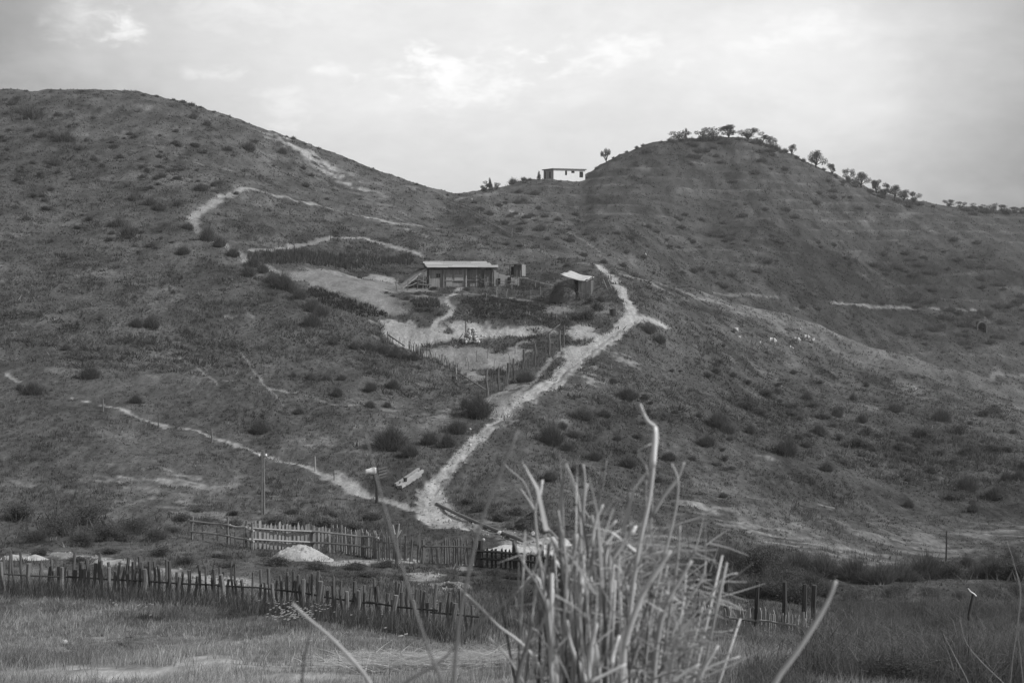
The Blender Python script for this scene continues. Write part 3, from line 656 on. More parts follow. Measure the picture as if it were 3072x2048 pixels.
for i in range(NN):
    for j in range(NN):
        e = i * (NN + 1) + j; fs.append((e, e + NN + 1, e + NN + 2, e + 1))
mb = MB(); mb.add(vs, fs); o = mb.build('roof_sheet', M_TARP, hut, smooth=True); sm = o.modifiers.new('t', 'SOLIDIFY'); sm.thickness = .09; sm.offset = -1
for a, b in ((A_, D_), (B_, C_)):
    mb = MB(); mb.beam(a + Vector((.15, .1, -.16)), b + Vector((-.1, -.1, -.16)), .1); mb.build('rafter', M_OLDWOOD, hut)
for x, y in ((.15, -.12), (.75, -.12), (2.2, -.1), (2.2, 2.25), (-.7, .1)):
    mb = MB(); mb.beam((x, y, -.5), (x + R.uniform(-.05, .05), y, zt + (.1 if y > 1 else -.15)), .09); mb.build('post', M_OLDWOOD, hut)
mb = MB(); mb.beam((-.2, -.7, .25), (2.6, -.8, .1), .07); mb.build('rail', M_PALEWOOD, hut)
# ------------------------------------------------------------------ stakes and fences
STK = {}
def stake_meshes(kind, m):
    key = (kind, m.name)
    if key in STK: return STK[key]
    out = []
    for s in range(4):
        mb = MB()
        if kind == 'slat':           # flat board with a pointed or sawn top, unit height, unit width
            t = .5; top = [(-.5, .9), (0.05 * s, 1.0), (.5, .88)] if s % 2 == 0 else [(-.5, .97), (0, .985), (.5, 1.0)]
            fr = [(-.5, 0), (.5, 0)] + [(top[2][0], top[2][1]), (top[1][0], top[1][1]), (top[0][0], top[0][1])]
            vs = [(x, -.15, z) for x, z in fr] + [(x, .15, z) for x, z in fr]
            mb.add(vs, [(0,1,2,3,4), (9,8,7,6,5)] + [(i, i + 5, (i + 1) % 5 + 5, (i + 1) % 5) for i in range(5)])
        else:                        # rough pole, slightly crooked
            c = [Vector((R.uniform(-.3, .3) * (i > 0), R.uniform(-.3, .3) * (i > 0), i * 4.0)) for i in range(4)]
            mb.tube(c, [.5, .52, .47, .42 + .08 * (s % 2)], 6, jit=.25); mb.v = [(x, y, z / 12.0) for x, y, z in mb.v]
        out.append(mb.mesh(kind, m))
    STK[key] = out; return out
def stake(parent, base, h, w, kind, m, name, lean=.04, rz=None):
    me = R.choice(stake_meshes(kind, m))
    o = link(name, me, parent, base, (R.gauss(0, lean), R.gauss(0, lean), R.uniform(-.2, .2) if rz is None else rz), (w, w, h)); return o
def walk(P, step, jit=.2):
    """points along a ground polyline at about `step` metres"""
    out = []; carry = 0.0
    for a, b in zip(P[:-1], P[1:]):
        seg = math.hypot(b.x - a.x, b.y - a.y); t = carry
        ang = math.atan2(b.y - a.y, b.x - a.x)
        while t < seg:
            s = t / seg; out.append((a.x + (b.x - a.x) * s, a.y + (b.y - a.y) * s, ang)); t += step * R.uniform(1 - jit, 1 + jit)
        carry = t - seg
    return out
def fence(name, label, pts, step, h, w, kind, m, rails=(), posts=0, pw=.12, ph=1.2, pm=None, lean=.04, jit=.2, hj=.12, skip=0.0, group=None, rail_r=.035, sink=.25, pname='picket', rm=None):
    P = [cast(*q) for q in pts]; f = empty(name, P[0], label, 'fence', group); O = P[0]; pm = pm or m; rm = rm or m
    if step:
        for x, y, ang in walk(P, step, jit):
            if R.random() < skip: continue
            stake(f, Vector((x, y, ground(x, y) - sink)) - O, h * R.uniform(1 - hj, 1 + hj) + sink, w * R.uniform(.8, 1.25), kind, m, pname, lean, ang + R.uniform(-.15, .15))
    pp = []
    if posts:
        pw_ = walk(P, posts, .08) + [(P[-1].x, P[-1].y, 0)]
        for x, y, ang in pw_:
            pp.append(Vector((x, y, ground(x, y))))
            stake(f, pp[-1] - O + Vector((0, 0, -.35)), ph * R.uniform(.93, 1.1) + .35, pw * R.uniform(.85, 1.2), 'pole', pm, 'post', .03)
    else: pp = [Vector((x, y, ground(x, y))) for x, y, a in walk(P, 2.5, .05)] + [P[-1]]
    for rh in rails:
        for a, b in zip(pp[:-1], pp[1:]):
            mb = MB(); off = Vector((0, -.06, 0))
            mid = (a + b) / 2 + Vector((0, 0, R.uniform(-.04, .03)))
            ov = (b - a).normalized() * .12
            mb.tube([a - O - ov + off + Vector((0, 0, rh + R.uniform(-.03, .03))), mid - O + off + Vector((0, 0, rh)), b - O + ov + off + Vector((0, 0, rh + R.uniform(-.03, .03)))], rail_r, 5, jit=.2); mb.build('rail', rm, f)
    return f
G_F = 'picket fences in the valley'
# far valley fence: three kinds of timber
fence('rail_fence', 'pale post and rail fence end with few slats, beside the bramble thicket', [(578,1617),(660,1622),(760,1650)], .55, .62, .06, 'slat', M_MIDWOOD, (.36, .82), 2.2, .11, 1.05, M_OLDWOOD, group=G_F, rail_r=.045, rm=M_PALEWOOD, skip=.3)
fence('picket_fence', 'pale picket fence with two light rails behind the white gravel heap', [(757,1645),(870,1648),(1000,1656),(1130,1676)], .16, 1.08, .085, 'slat', M_PALEWOOD, (.42, .85), 2.6, .13, 1.0, M_OLDWOOD, lean=.02, hj=.08, group=G_F, rail_r=.045, rm=M_PALEWOOD)
fence('picket_fence', 'thin grey picket fence between the fork-topped post and the thick dark post', [(1130,1676),(1230,1684),(1330,1690),(1430,1696)], .15, .98, .065, 'slat', M_OLDWOOD, (.7,), 2.4, .09, .95, M_MIDWOOD, lean=.05, hj=.15, group=G_F)
fence('picket_fence', 'dark picket fence with thick posts in front of the pale gravel patch', [(1436,1698),(1530,1703),(1600,1712),(1700,1735)], .18, .72, .08, 'slat', M_DARKWOOD, (.35, .6), 1.5, .20, 1.05, M_DARKWOOD, lean=.03, hj=.1, group=G_F, rail_r=.05)
# near fence of rough stakes
fence('stake_fence', 'rough dark stake fence at the top of the dry grass bank', [(-30,1768),(150,1770),(300,1778),(500,1795),(700,1808),(850,1822),(1000,1848),(1150,1870),(1300,1890),(1425,1905)], .155, .93, .085, 'pole', M_MIDWOOD, (.5,), 0, lean=.05, hj=.30, jit=.5, group=None, rail_r=.026, pname='stake', rm=M_DARKWOOD)
fence('stake_fence', 'pale grey stakes set singly among the rough dark fence', [(20,1774),(300,1782),(600,1806),(850,1828),(1000,1852),(1250,1888),(1420,1908)], .95, .82, .12, 'pole', M_OLDWOOD, (), 0, lean=.06, hj=.2, jit=.6, pname='stake')
# fence below the hedge on the other side of the cane clump
fence('stake_fence', 'tall dark posts with short pale pickets below the dark hedge', [(2095,1868),(2200,1882),(2300,1898),(2440,1918)], .115, .62, .075, 'slat', M_PALEWOOD, (.3,), .95, .11, 1.35, M_DARKWOOD, lean=.08, hj=.15)
# pen fences beside the road
fence('stake_fence', 'pen fence of thin stakes and tall posts running along the dirt road', [(1462,1190),(1510,1168),(1550,1130),(1590,1105),(1640,1075),(1690,1042)], .42, 1.25, .05, 'pole', M_MIDWOOD, (), 3.4, .19, 2.0, M_MIDWOOD, lean=.07, hj=.35, jit=.4, pname='stake')
fence('stake_fence', 'low brush fence of thin dark stakes on the downhill side of the pen', [(1225,1048),(1270,1072),(1330,1095),(1380,1125)], .16, .75, .045, 'pole', M_DARKWOOD, (), 0, lean=.10, hj=.35, jit=.4, pname='stake')
fence('stake_fence', 'short row of pale leaning stakes below the bare bank', [(1092,985),(1125,1003),(1165,1030),(1215,1045)], .2, .8, .05, 'pole', M_OLDWOOD, (), 0, lean=.13, hj=.35, jit=.4, pname='stake')
def pole_thing(name, label, cat, a, b, r, m, group=None, parts=None):
    a = Vector(a); b = Vector(b); mb = MB(); mid = a.lerp(b, .5) + Vector((0, 0, R.uniform(-.02, .02)))
    e = mb; e.tube([Vector((0, 0, 0)), mid - a, b - a], [r, r * .95, r * .85], 8, jit=.12)
    o = link(name, e.mesh(name, m, True), None, a); return tag(o, label, cat, group)
a = cast(1460, 1188); b = cast(1372, 1130)
pole_thing('rail_pole', 'slanting bare rail pole tied to the thick pen corner post', 'pole', a + Vector((0, 0, .45)), b + Vector((0, 0, .45)), .07, M_OLDWOOD)
a = cast(1164, 1034); b = cast(1214, 1044)
pole_thing('rail_pole', 'slanting rail pole dropping from the post by the bare bank', 'pole', a + Vector((0, 0, .95)), b + Vector((0, 0, .2)), .06, M_DARKWOOD)
def post_px(px, py, hpx, w, m, label, group=None, name='wooden_post', lean=0.0):
    p = cast(px, py); h = hpx * p.y / FPX
    mb = MB(); c = [Vector((0, 0, -.3)), Vector((w * .15, 0, h * .5)), Vector((lean * h, 0, h))]
    mb.tube(c, [w * .55, w * .5, w * .42], 7, jit=.2)
    o = link(name, mb.mesh(name, m), None, p); tag(o, label, 'post', group); return o
post_px(1163, 1036, 42, .10, M_MIDWOOD, 'single grey post at the lower corner of the bare bank')
post_px(1369, 1138, 36, .10, M_PALEWOOD, 'pale post where the slanting pen rail begins')
post_px(945, 1414, 46, .09, M_PALEWOOD, 'pale slim post where the footpath widens')
post_px(1002, 1440, 34, .05, M_MIDWOOD, 'thin grey stick post in the widened footpath')
for x, y, h in ((309, 1234, 40), (635, 1327, 42)):
    post_px(x, y, h, .11, M_OLDWOOD, 'short grey post standing beside the narrow footpath', 'posts along the footpath')
post_px(475, 1285, 48, .05, M_DARKWOOD, 'thin dark stick post across the narrow footpath')
post_px(1182, 617, 16, .14, M_DARKWOOD, 'short dark post alone on the open hill slope')
post_px(991, 722, 34, .09, M_DARKWOOD, 'dark post where two field paths meet')
for x, y, h in ((835, 742, 22), (822, 744, 16), (887, 728, 14)): post_px(x, y, h, .07, M_DARKWOOD, 'thin dark stake by the pale field path', 'stakes by the field path')
for x, y, h in ((1670, 960, 20), (1699, 953, 14), (1723, 952, 18)): post_px(x, y, h, .05, M_PALEWOOD, 'slim white stake at the edge of the garden', 'white garden stakes')
post_px(2838, 1682, 92, .09, M_DARKWOOD, 'tall thin dark post in the pale field above the gully hedge')
p = post_px(2905, 1905, 128, .10, M_DARKWOOD, 'dark post with a twisted white rag on top, in tall weeds', lean=.10)
q = Vector(p.location) + Vector((.105 * 128 * p.location.y / FPX, 0, 128 * p.location.y / FPX))
mb = MB(); mb.tube([q - q + Vector((-.16, 0, .16)), Vector((-.08, .02, .06)), Vector((0, 0, .01)), Vector((.08, 0, -.06))], [.012, .022, .028, .02], 6, jit=.4)
tag(mb.build('white_rag', M_CLOTH, None, q), 'twisted white rag tied on the dark post in tall weeds', 'rag')
# utility pole
p = cast(788, 1542); hgt = 196 * p.y / FPX
up = empty('utility_pole', p, 'tall twin utility pole with white insulators above the bramble', 'utility pole')
for dx in (-.05, .07):
    mb = MB(); mb.tube([(dx, 0, -.4), (dx * .8 + .02, 0, hgt * .5), (dx * .6 + .03, 0, hgt)], [.06, .055, .045], 8); mb.build('shaft', M_OLDWOOD, up)
mb = MB(); mb.beam((-.2, 0, hgt - .32), (.26, 0, hgt - .34), .05); cr = mb.build('crossarm', M_MIDWOOD, up)
for x in (-.15, .2):
    mb = MB(); mb.tube([(x, -.02, hgt - .32), (x, -.02, hgt - .26), (x, -.02, hgt - .18)], [.03, .055, .03], 8); mb.build('insulator', M_CLOTH, cr)
# fence climbing the hill to the saddle
fence('rail_fence', 'long post and rail fence climbing from the outhouse to the saddle', [(1343,612),(1398,635),(1445,662),(1495,688),(1535,712)], .55, .75, .07, 'slat', M_MIDWOOD, (.45, 1.0), 9.0, .17, 1.5, M_OLDWOOD, lean=.03, rail_r=.07, skip=.35)
fence('picket_fence', 'short broken bit of picket fence in scrub above the round haystack', [(1572,738),(1600,748),(1632,758)], .6, .8, .09, 'slat', M_OLDWOOD, (.5,), 4.0, .12, 1.1, M_OLDWOOD, lean=.12, skip=.2)
# fence and rails in front of the shed
sf = empty('rail_fence', cast(1195, 872), 'crooked stakes with drooping poles in front of the plank shed', 'fence'); O = sf.location.copy(); prev = None
for px, py, hh in ((1195,872,28),(1222,872,30),(1250,868,44),(1278,866,26),(1305,862,30),(1348,858,36),(1368,852,30),(1405,858,34),(1440,862,40),(1456,864,34),(1462,862,38),(1492,862,26),(1535,866,30),(1555,860,32)):
    g = cast(px, py); h = hh * g.y / FPX
    stake(sf, g - O - Vector((0, 0, .3)), h + .3, .14, 'pole', M_OLDWOOD if px % 2 else M_MIDWOOD, 'stake', .10)
    if prev is not None:
        a, ha = prev
        for fr in (.45, .75):
            if R.random() < .25: continue
            mb = MB(); s = a - O + Vector((0, -.08, ha * fr)); e = g - O + Vector((0, -.08, h * fr)); m_ = (s + e) / 2 - Vector((0, 0, .06))
            mb.tube([s, m_, e], .04, 5, jit=.2); mb.build('rail', M_OLDWOOD, sf)
    prev = (g, h)
rf = empty('rail_fence', cast(1558, 848), 'single long pale rail on posts from the shed towards the plank hut', 'fence'); O = rf.location.copy(); prev = None
for px, py in ((1545,846),(1580,848),(1625,862),(1668,872)):
    g = cast(px, py); stake(rf, g - O - Vector((0, 0, .3)), 1.0, .09, 'pole', M_MIDWOOD, 'post', .04)
    if prev is not None:
        mb = MB(); mb.tube([prev - O + Vector((-.2, -.08, .55)), g - O + Vector((.2, -.08, .55))], .06, 6, jit=.15); mb.build('rail', M_PALEWOOD, rf)
    prev = g
# sticks for beans and vines in the plots
i = 0
for px, py, hh in ((1398,1100,30),(1405,1108,40),(1430,1085,34),(1462,1075,36),(1480,1060,34),(1492,1052,30),(1505,1045,28),(1520,1040,30),(1535,1035,26),(1545,1062,34),(1465,1042,20),(1482,1110,36),(1495,1125,34),(1530,1100,40)):
    post_px(px, py, hh, .045, M_MIDWOOD, 'thin bean stick standing in the pen plot', 'bean sticks in the pen', 'bean_stick', R.uniform(-.12, .12))
for px, py, hh in ((1192,868,34),(1458,905,26),(1490,888,28),(1520,892,26),(1545,888,24),(1575,880,22),(1592,896,26),(1622,893,34),(1606,862,20),(1280,880,24)):
    post_px(px, py, hh, .05, M_MIDWOOD if px % 2 else M_PALEWOOD, 'thin crooked vine stick in the garden below the shed', 'vine sticks in the garden', 'vine_stick', R.uniform(-.15, .15))
# small gate at the top of the pen
f = empty('garden_gate', cast(1680, 1026), 'small dark picket gate at the top corner of the pen', 'gate'); O = f.location.copy(); g2 = cast(1703, 1030)
for t in np.linspace(0, 1, 7):
    v = O.lerp(g2, float(t)); stake(f, v - O - Vector((0, 0, .1)), 1.0 + R.uniform(-.1, .1), .07, 'slat', M_MIDWOOD, 'slat', .02)
for hh in (.3, .75):
    mb = MB(); mb.tube([Vector((-.1, -.05, hh)), g2 - O + Vector((.1, -.05, hh))], .04, 5); mb.build('rail', M_MIDWOOD, f)
a = cast(1645, 1008); b = cast(1680, 1000)
pole_thing('rail_pole', 'bent pole leading to the small pen gate', 'pole', a + Vector((0, 0, .3)), b + Vector((0, 0, .9)), .05, M_MIDWOOD)
# stick fence by the hut
fence('stick_fence', 'tangle of upright sticks between the plank hut and the road', [(1780,858),(1800,852),(1815,850),(1832,862)], .2, 1.15, .06, 'pole', M_MIDWOOD, (.5,), 0, lean=.15, hj=.3, jit=.4, pname='stake')
fence('picket_fence', 'low slat fence under the front of the plank hut', [(1722,895),(1745,900),(1770,898)], .22, .8, .09, 'slat', M_OLDWOOD, (.55,), 0, lean=.06, hj=.2)
for dx in (0, 14):
    p = cast(1822 + dx, 868); pole_thing('leaning_pole', 'pale pole propped slantwise by the bend of the road', 'pole', p, p + Vector((-.45, .3, 1.15)), .05, M_PALEWOOD, 'propped poles by the road')
# ------------------------------------------------------------------ loose things
# stone pile with its post
p = cast(1415, 1026); sp_ = empty('stone_pile', p, 'pile of pale field stones stacked beside a leaning dark post', 'stone pile')
STONES = []
for s in range(5):
    import bmesh
    bm = bmesh.new(); bmesh.ops.create_icosphere(bm, subdivisions=1, radius=.5)
    for v in bm.verts: v.co *= 1 + .28 * (R.random() - .5); 
    me = bpy.data.meshes.new('stone'); bm.to_mesh(me); bm.free(); me.materials.append(M_STONE); STONES.append(me)
for lay in range(6):
    rr = .92 * (1 - lay / 8)
    for j in range(max(5, int(16 * (1 - lay / 7)))):
        an = 2 * math.pi * j / max(5, int(16 * (1 - lay / 7))) + R.random() * .5; r = rr * (R.uniform(.8, 1) if j % 3 else R.uniform(.2, .7))
        link('stone', R.choice(STONES), sp_, (r * math.cos(an), r * math.sin(an) * .8, .08 + lay * .235), (R.random() * 3, R.random() * 3, R.random() * 3), (R.uniform(.3, .48), R.uniform(.26, .4), R.uniform(.24, .32)))
post_px(1397, 1018, 58, .13, M_MIDWOOD, 'stout tapered post leaning against the stone pile')
a = cast(1370, 1028); pole_thing('leaning_pole', 'pale prop leaning from the ground to the post at the stone pile', 'pole', a, cast(1396, 1018) + Vector((0, 0, .9)), .05, M_PALEWOOD)
for px, py, sz in ((1445,1010,.35),(1455,1012,.3),(1470,1011,.28),(1485,1010,.3),(1500,1009,.25),(1410,1290,.3),(1410,1338,.35),(2217,1014,.5),(2279,1030,.5),(2370,1043,.5),(2378,1046,.4),(2400,990,.5),(1415,600,.6),(248,1552,.25),(2560,1690,.3),(2590,1700,.3),(1937,765,.5),(1498,1602,.3),(1598,1605,.3),(1350,1565,.25),(195,1930,.12),(1450,1622,.2)):
    p = cast(px, py); o = link('stone', R.choice(STONES), None, p + Vector((0, 0, sz * .22)), (R.random() * 3, R.random() * 3, R.random() * 3), (sz, sz * .9, sz * .7)); tag(o, 'single pale stone lying on open ground', 'stone', 'loose pale stones')
# dark drum in the bank by the road
p = cast(1838, 945); dr = empty('metal_drum', p, 'open dark metal drum set in the bank by the road fork', 'drum')
mb = MB(); mb.tube([(0, 0, -.15), (0, 0, .25), (0, 0, .62)], [.33, .345, .34], 14); mb.build('shell', M_TIN, dr)
for z in (.2, .42, .6):
    mb = MB(); mb.tube([(0, 0, z - .02), (0, 0, z + .02)], [.358, .358], 14); mb.build('hoop', M_TIN, dr)
for x in (-.3, .33):
    mb = MB(); mb.tube([(x, -.2, -.2), (x, -.2, .78)], .035, 6); mb.build('peg', M_PALEWOOD, dr)
# pale beams lying by the path, the long dark pole, the post with white sheet
def ground_beam(name, label, cat, a, b, w, h, m, lift=0.0, group=None):
    A0 = cast(*a); B0 = cast(*b); mb = MB(); up_ = Vector((0, 0, h / 2 + lift))
    n_ = 6; pts = [A0.lerp(B0, i / n_) for i in range(n_ + 1)]
    z0_ = max(ground(q.x, q.y) - (A0.z + (B0.z - A0.z) * i / n_) for i, q in enumerate(pts)); up_.z += max(0, min(z0_, .12))
    mb.beam(up_ - Vector((0, 0, .03)), B0 - A0 + up_ - Vector((0, 0, .03)), w, h); o = mb.build(name, m, None, A0); return tag(o, label, cat, group)
for i, (a, b) in enumerate((((1186,1460),(1256,1412)), ((1195,1466),(1252,1424)), ((1203,1468),(1268,1420)), ((1210,1463),(1262,1430)))):
    ground_beam('squared_beam', 'pale squared beam lying in the bundle beside the path', 'beam', a, b, .125, .17, M_PALEWOOD, .02 * i, 'pale beams by the path')
p = cast(1216, 1456); b = empty('tin_can', p + Vector((0, 0, .24)), 'small dark tin with a bent handle on the pale beams', 'can')
mb = MB(); mb.tube([(0, 0, -.02), (0, 0, .2)], [.09, .11], 10); mb.build('body', M_TIN, b)
mb = MB(); mb.tube([(-.1, 0, .18), (-.16, 0, .3), (-.26, 0, .33)], .022, 6); mb.build('handle', M_TIN, b)
p = cast(1148, 1440)
sl = empty('slat_rack', p, 'small rack of four short slats beside the post with the white sheet', 'rack')
for i in range(4):
    mb = MB(); mb.beam((-.22, 0, .12 + .17 * i), (.26, .06, .24 + .17 * i), .04, .09); mb.build('slat', M_OLDWOOD, sl)
for x in (-.12, .2):
    mb = MB(); mb.beam((x, .05, -.15), (x, .08, .88), .05); mb.build('upright', M_MIDWOOD, sl)
pp_ = post_px(1130, 1508, 104, .16, M_DARKWOOD, 'dark leaning gate post under a white sheet', lean=-.12)
q = Vector(pp_.location) + Vector((-.12 * 104 * pp_.location.y / FPX, -.03, 104 * pp_.location.y / FPX))
vs = []; fs = []
for i in range(9):
    for j in range(7):
        a, b_ = i / 8 - .5, j / 6 - .5
        drop = .30 * (abs(b_) * 2) ** 2 + .18 * max(0, -a * 2) ** 1.5 * .6
        vs.append((a * .52 - .05 - .15 * max(0, -a), b_ * .30 * (1 - .7 * max(0, -a * 1.6)), .07 - drop + .03 * math.sin(7 * a + 5 * b_)))
for i in range(8):
    for j in range(6):
        e = i * 7 + j; fs.append((e, e + 7, e + 8, e + 1))
mb = MB(); mb.add(vs, fs); o = mb.build('white_sheet', M_CLOTH, None, q, True); o.modifiers.new('t', 'SOLIDIFY').thickness = .02
tag(o, 'white sheet bundled over the top of the leaning gate post', 'sheet')
A0 = cast(1310, 1512); B0 = cast(1568, 1630); mb = MB()
zs = np.array([ground(A0.x + (B0.x - A0.x) * i / 16, A0.y + (B0.y - A0.y) * i / 16) for i in range(17)])
zf = np.polyval(np.polyfit(np.arange(17), zs, 2), np.arange(17)); zf += np.percentile(zs - zf, 70) + .06
mb.tube([Vector(((B0.x - A0.x) * i / 16, (B0.y - A0.y) * i / 16, zf[i] - A0.z)) for i in range(17)], .085, 12, jit=.04)
tag(mb.build('long_pole', M_OLDWOOD, None, A0, True), 'long round timber pole lying from the road end to the gravel', 'pole')
# forked post in the valley fence
p = cast(1190, 1690); fp = empty('forked_post', p, 'split forked post with pale tips joining two picket fences', 'post')
mb = MB(); mb.tube([(0, 0, -.3), (.02, 0, .7), (-.03, 0, 1.15)], [.07, .06, .05], 7, jit=.2); mb.build('trunk', M_MIDWOOD, fp)
for dx, hh in ((-.14, 1.5), (.1, 1.55), (.18, 1.3)):
    mb = MB(); mb.tube([(-.02, 0, 1.0), (dx * .6, 0, 1.2), (dx, 0, hh)], [.045, .04, .025], 6, jit=.2); mb.build('prong', M_PALEWOOD, fp)
# heaps
def heap(name, label, px, py, wpx, h, m, asp=.75, seed=0, cat='heap'):
    c = cast(px, py); w_ = wpx * c.y / FPX; N_ = 46; vs = []; fs = []
    for i in range(N_ + 1):
        for j in range(N_ + 1):
            a, b_ = (i / N_ - .5) * 2, (j / N_ - .5) * 2; r = math.hypot(a, b_)
            x = c.x + a * w_ / 2; y = c.y + b_ * w_ / 2 * asp
            n_ = float(fbm(np.array([x * 2.1]), np.array([y * 2.1]), 4, 90 + seed)[0]); n2_ = float(fbm(np.array([x * .9]), np.array([y * .9]), 2, 95 + seed)[0])
            e = max(0.0, 1 - (r / (.86 + .13 * n2_)) ** 1.6); z = h * e ** .9 * (1 + .30 * n_ + .25 * n2_ - .35 * a * (a > 0)) + (.05 * n_ if e > 0 else 0)
            vs.append((x - c.x, y - c.y, ground(x, y) - c.z + z - (.08 if e <= 0 else 0)))
    for i in range(N_):
        for j in range(N_):
            e = i * (N_ + 1) + j; fs.append((e, e + N_ + 1, e + N_ + 2, e + 1))
    mb = MB(); mb.add(vs, fs); return tag(mb.build(name, m, None, c, False), label, cat)
heap('gravel_heap', 'large white gravel heap in front of the pale picket fence', 905, 1676, 225, .52, M_GRAVEL, 1.0, 1)
heap('gravel_heap', 'low wide pale gravel spread behind the dark picket fence', 1590, 1652, 300, .15, M_GRAVEL, .9, 2)
heap('gravel_heap', 'white gravel mound beside the lower end of the long pole', 1660, 1628, 130, .25, M_GRAVEL, .9, 3)
heap('gravel_heap', 'low white rubble mound behind the rough stake fence end', 65, 1678, 170, .15, M_GRAVEL, 1.0, 4)
# arched spring mouth on the far hill
D = 300.0; p = cast(2945, 992, 240); g = p.z
ar = empty('stone_arch', p, 'small stone arch with dark opening in the scrubby hillside', 'arch', rz=math.radians(-8))
w_, hs, t_ = .80, .95, .24
prof_in = [(-w_, -.5)] + [(-w_, hs)] + [(-w_ * math.cos(a), hs + w_ * math.sin(a)) for a in np.linspace(0.2, math.pi - .2, 9)] + [(w_, hs), (w_, -.5)]
for a, b in zip(prof_in[:-1], prof_in[1:]):
    def outp(q): 
        if q[1] <= hs: return (q[0] * (1 + t_ / w_), q[1])
        l = math.hypot(q[0], q[1] - hs); return (q[0] / l * (w_ + t_), hs + (q[1] - hs) / l * (w_ + t_))
    oa, ob = outp(a), outp(b); mb = MB(); y0, y1 = -.5, .9
    mb.add([(a[0], y0, a[1]), (b[0], y0, b[1]), (ob[0], y0, ob[1]), (oa[0], y0, oa[1]), (a[0], y1, a[1]), (b[0], y1, b[1]), (ob[0], y1, ob[1]), (oa[0], y1, oa[1])], [(0,1,2,3),(7,6,5,4),(4,5,1,0),(5,6,2,1),(6,7,3,2),(7,4,0,3)])
    mb.build('arch_stone', M_DSTONE, ar)
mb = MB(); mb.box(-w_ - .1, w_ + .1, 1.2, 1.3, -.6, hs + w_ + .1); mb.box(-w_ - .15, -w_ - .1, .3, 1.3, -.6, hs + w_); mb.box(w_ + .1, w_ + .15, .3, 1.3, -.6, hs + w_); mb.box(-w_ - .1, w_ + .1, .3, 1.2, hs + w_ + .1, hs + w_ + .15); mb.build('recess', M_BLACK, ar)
heap('earth_mound', 'earth bank heaped round the small stone arch', 2948, 962, 60, .9, M_GROUND, .8, 5, 'mound')
# give the mound its ground tone
o = bpy.data.objects['earth_mound']; a = o.data.attributes.new('alb', 'FLOAT', 'POINT'); a.data.foreach_set('value', np.full(len(o.data.vertices), .075, np.float32))
# sheep
def sheep_mesh():
    me = bpy.data.meshes.new('sheep_cage'); V_ = [(0, 0, .62), (.25, 0, .64), (-.25, 0, .63), (-.46, 0, .60), (.46, 0, .60), (.58, 0, .55), (.70, 0, .40), (.80, 0, .27)]
    rad = [.27, .26, .28, .17, .20, .11, .085, .06]; E_ = [(0, 1), (0, 2), (2, 3), (1, 4), (4, 5), (5, 6), (6, 7)]
    for x, root in ((.36, 4), (-.38, 3)):
        for y in (-.13, .13):
            b0 = len(V_); V_ += [(x, y, .40), (x + (.03 if x > 0 else -.05), y, .22), (x, y, .0)]; rad += [.08, .045, .04]; E_ += [(root, b0), (b0, b0 + 1), (b0 + 1, b0 + 2)]
    b0 = len(V_); V_ += [(.66, .10, .50), (.66, -.10, .50), (-.60, 0, .50)]; rad += [.028, .028, .04]; E_ += [(6, b0), (6, b0 + 1), (3, b0 + 2)]
    me.from_pydata(V_, E_, []); ob = bpy.data.objects.new('tmp', me); COL.objects.link(ob)
    ob.modifiers.new('s', 'SKIN'); ob.modifiers.new('d', 'SUBSURF').levels = 1
    for i, r in enumerate(rad): me.skin_vertices[0].data[i].radius = (r, r); me.skin_vertices[0].data[i].use_root = (i == 0)
    dg = bpy.context.evaluated_depsgraph_get(); out = bpy.data.meshes.new_from_object(ob.evaluated_get(dg)); bpy.data.objects.remove(ob)
    out.materials.clear(); out.materials.append(M_WOOL); out.name = 'sheep'
    for pl in out.polygons: pl.use_smooth = True
    return out
SH = sheep_mesh()
for px, py, rz, sc_ in ((2207, 1000, 1.9, .85), (2316, 1034, 3.0, 1.05), (2390, 1031, 2.6, 1.0), (2417, 1022, .15, 1.0), (2439, 1029, 1.2, .85)):
    p = cast(px, py); tag(link('sheep', SH, None, p - Vector((0, 0, .03)), (0, 0, rz), sc_), 'white sheep grazing on the open spur beyond the road', 'sheep', 'sheep grazing on the spur')
# cloth at the shed corner
p = cast(1283, 858); q = at(1283, 834, p.y - .4)
vs = []; fs = []
for i in range(7):
    for j in range(5):
        a, b_ = i / 6 - .5, j / 4 - .5
        vs.append((a * .42, .05 * math.sin(6 * a), b_ * .40 + .05 * math.sin(5 * a)))
for i in range(6):
    for j in range(4):
        e = i * 5 + j; fs.append((e, e + 5, e + 6, e + 1))
mb = MB(); mb.add(vs, fs); o = mb.build('white_cloth', M_CLOTH, None, q, True); o.modifiers.new('t', 'SOLIDIFY').thickness = .06; tag(o, 'white cloth hung on the fence at the shed corner', 'cloth')
# ------------------------------------------------------------------ plants
def blade_arrays(P, H, W, lean, ang, segs=1):
    """P (n,3); returns triangles for n tapering blades"""
    n_ = len(P); dx = np.cos(ang) * W / 2; dy = np.sin(ang) * W / 2; z0 = np.zeros(n_)
    off = np.stack([dx, dy, z0], 1); tip = P + np.stack([lean[:, 0], lean[:, 1], H], 1)
    if segs == 1:
        Vt = np.stack([P - off, P + off, tip], 1).reshape(-1, 3); F = np.arange(3 * n_).reshape(-1, 3); return Vt, F, 3
    mid = P + np.stack([lean[:, 0] * .35, lean[:, 1] * .35, H * .6], 1); o2 = off * .75
    Vt = np.stack([P - off, P + off, mid - o2, mid + o2, tip], 1).reshape(-1, 3)
    b = np.arange(n_)[:, None] * 5; F = (b[:, None] + np.array([[0, 1, 3], [0, 3, 2], [2, 3, 4]])[None]).reshape(-1, 3); return Vt, F, 5
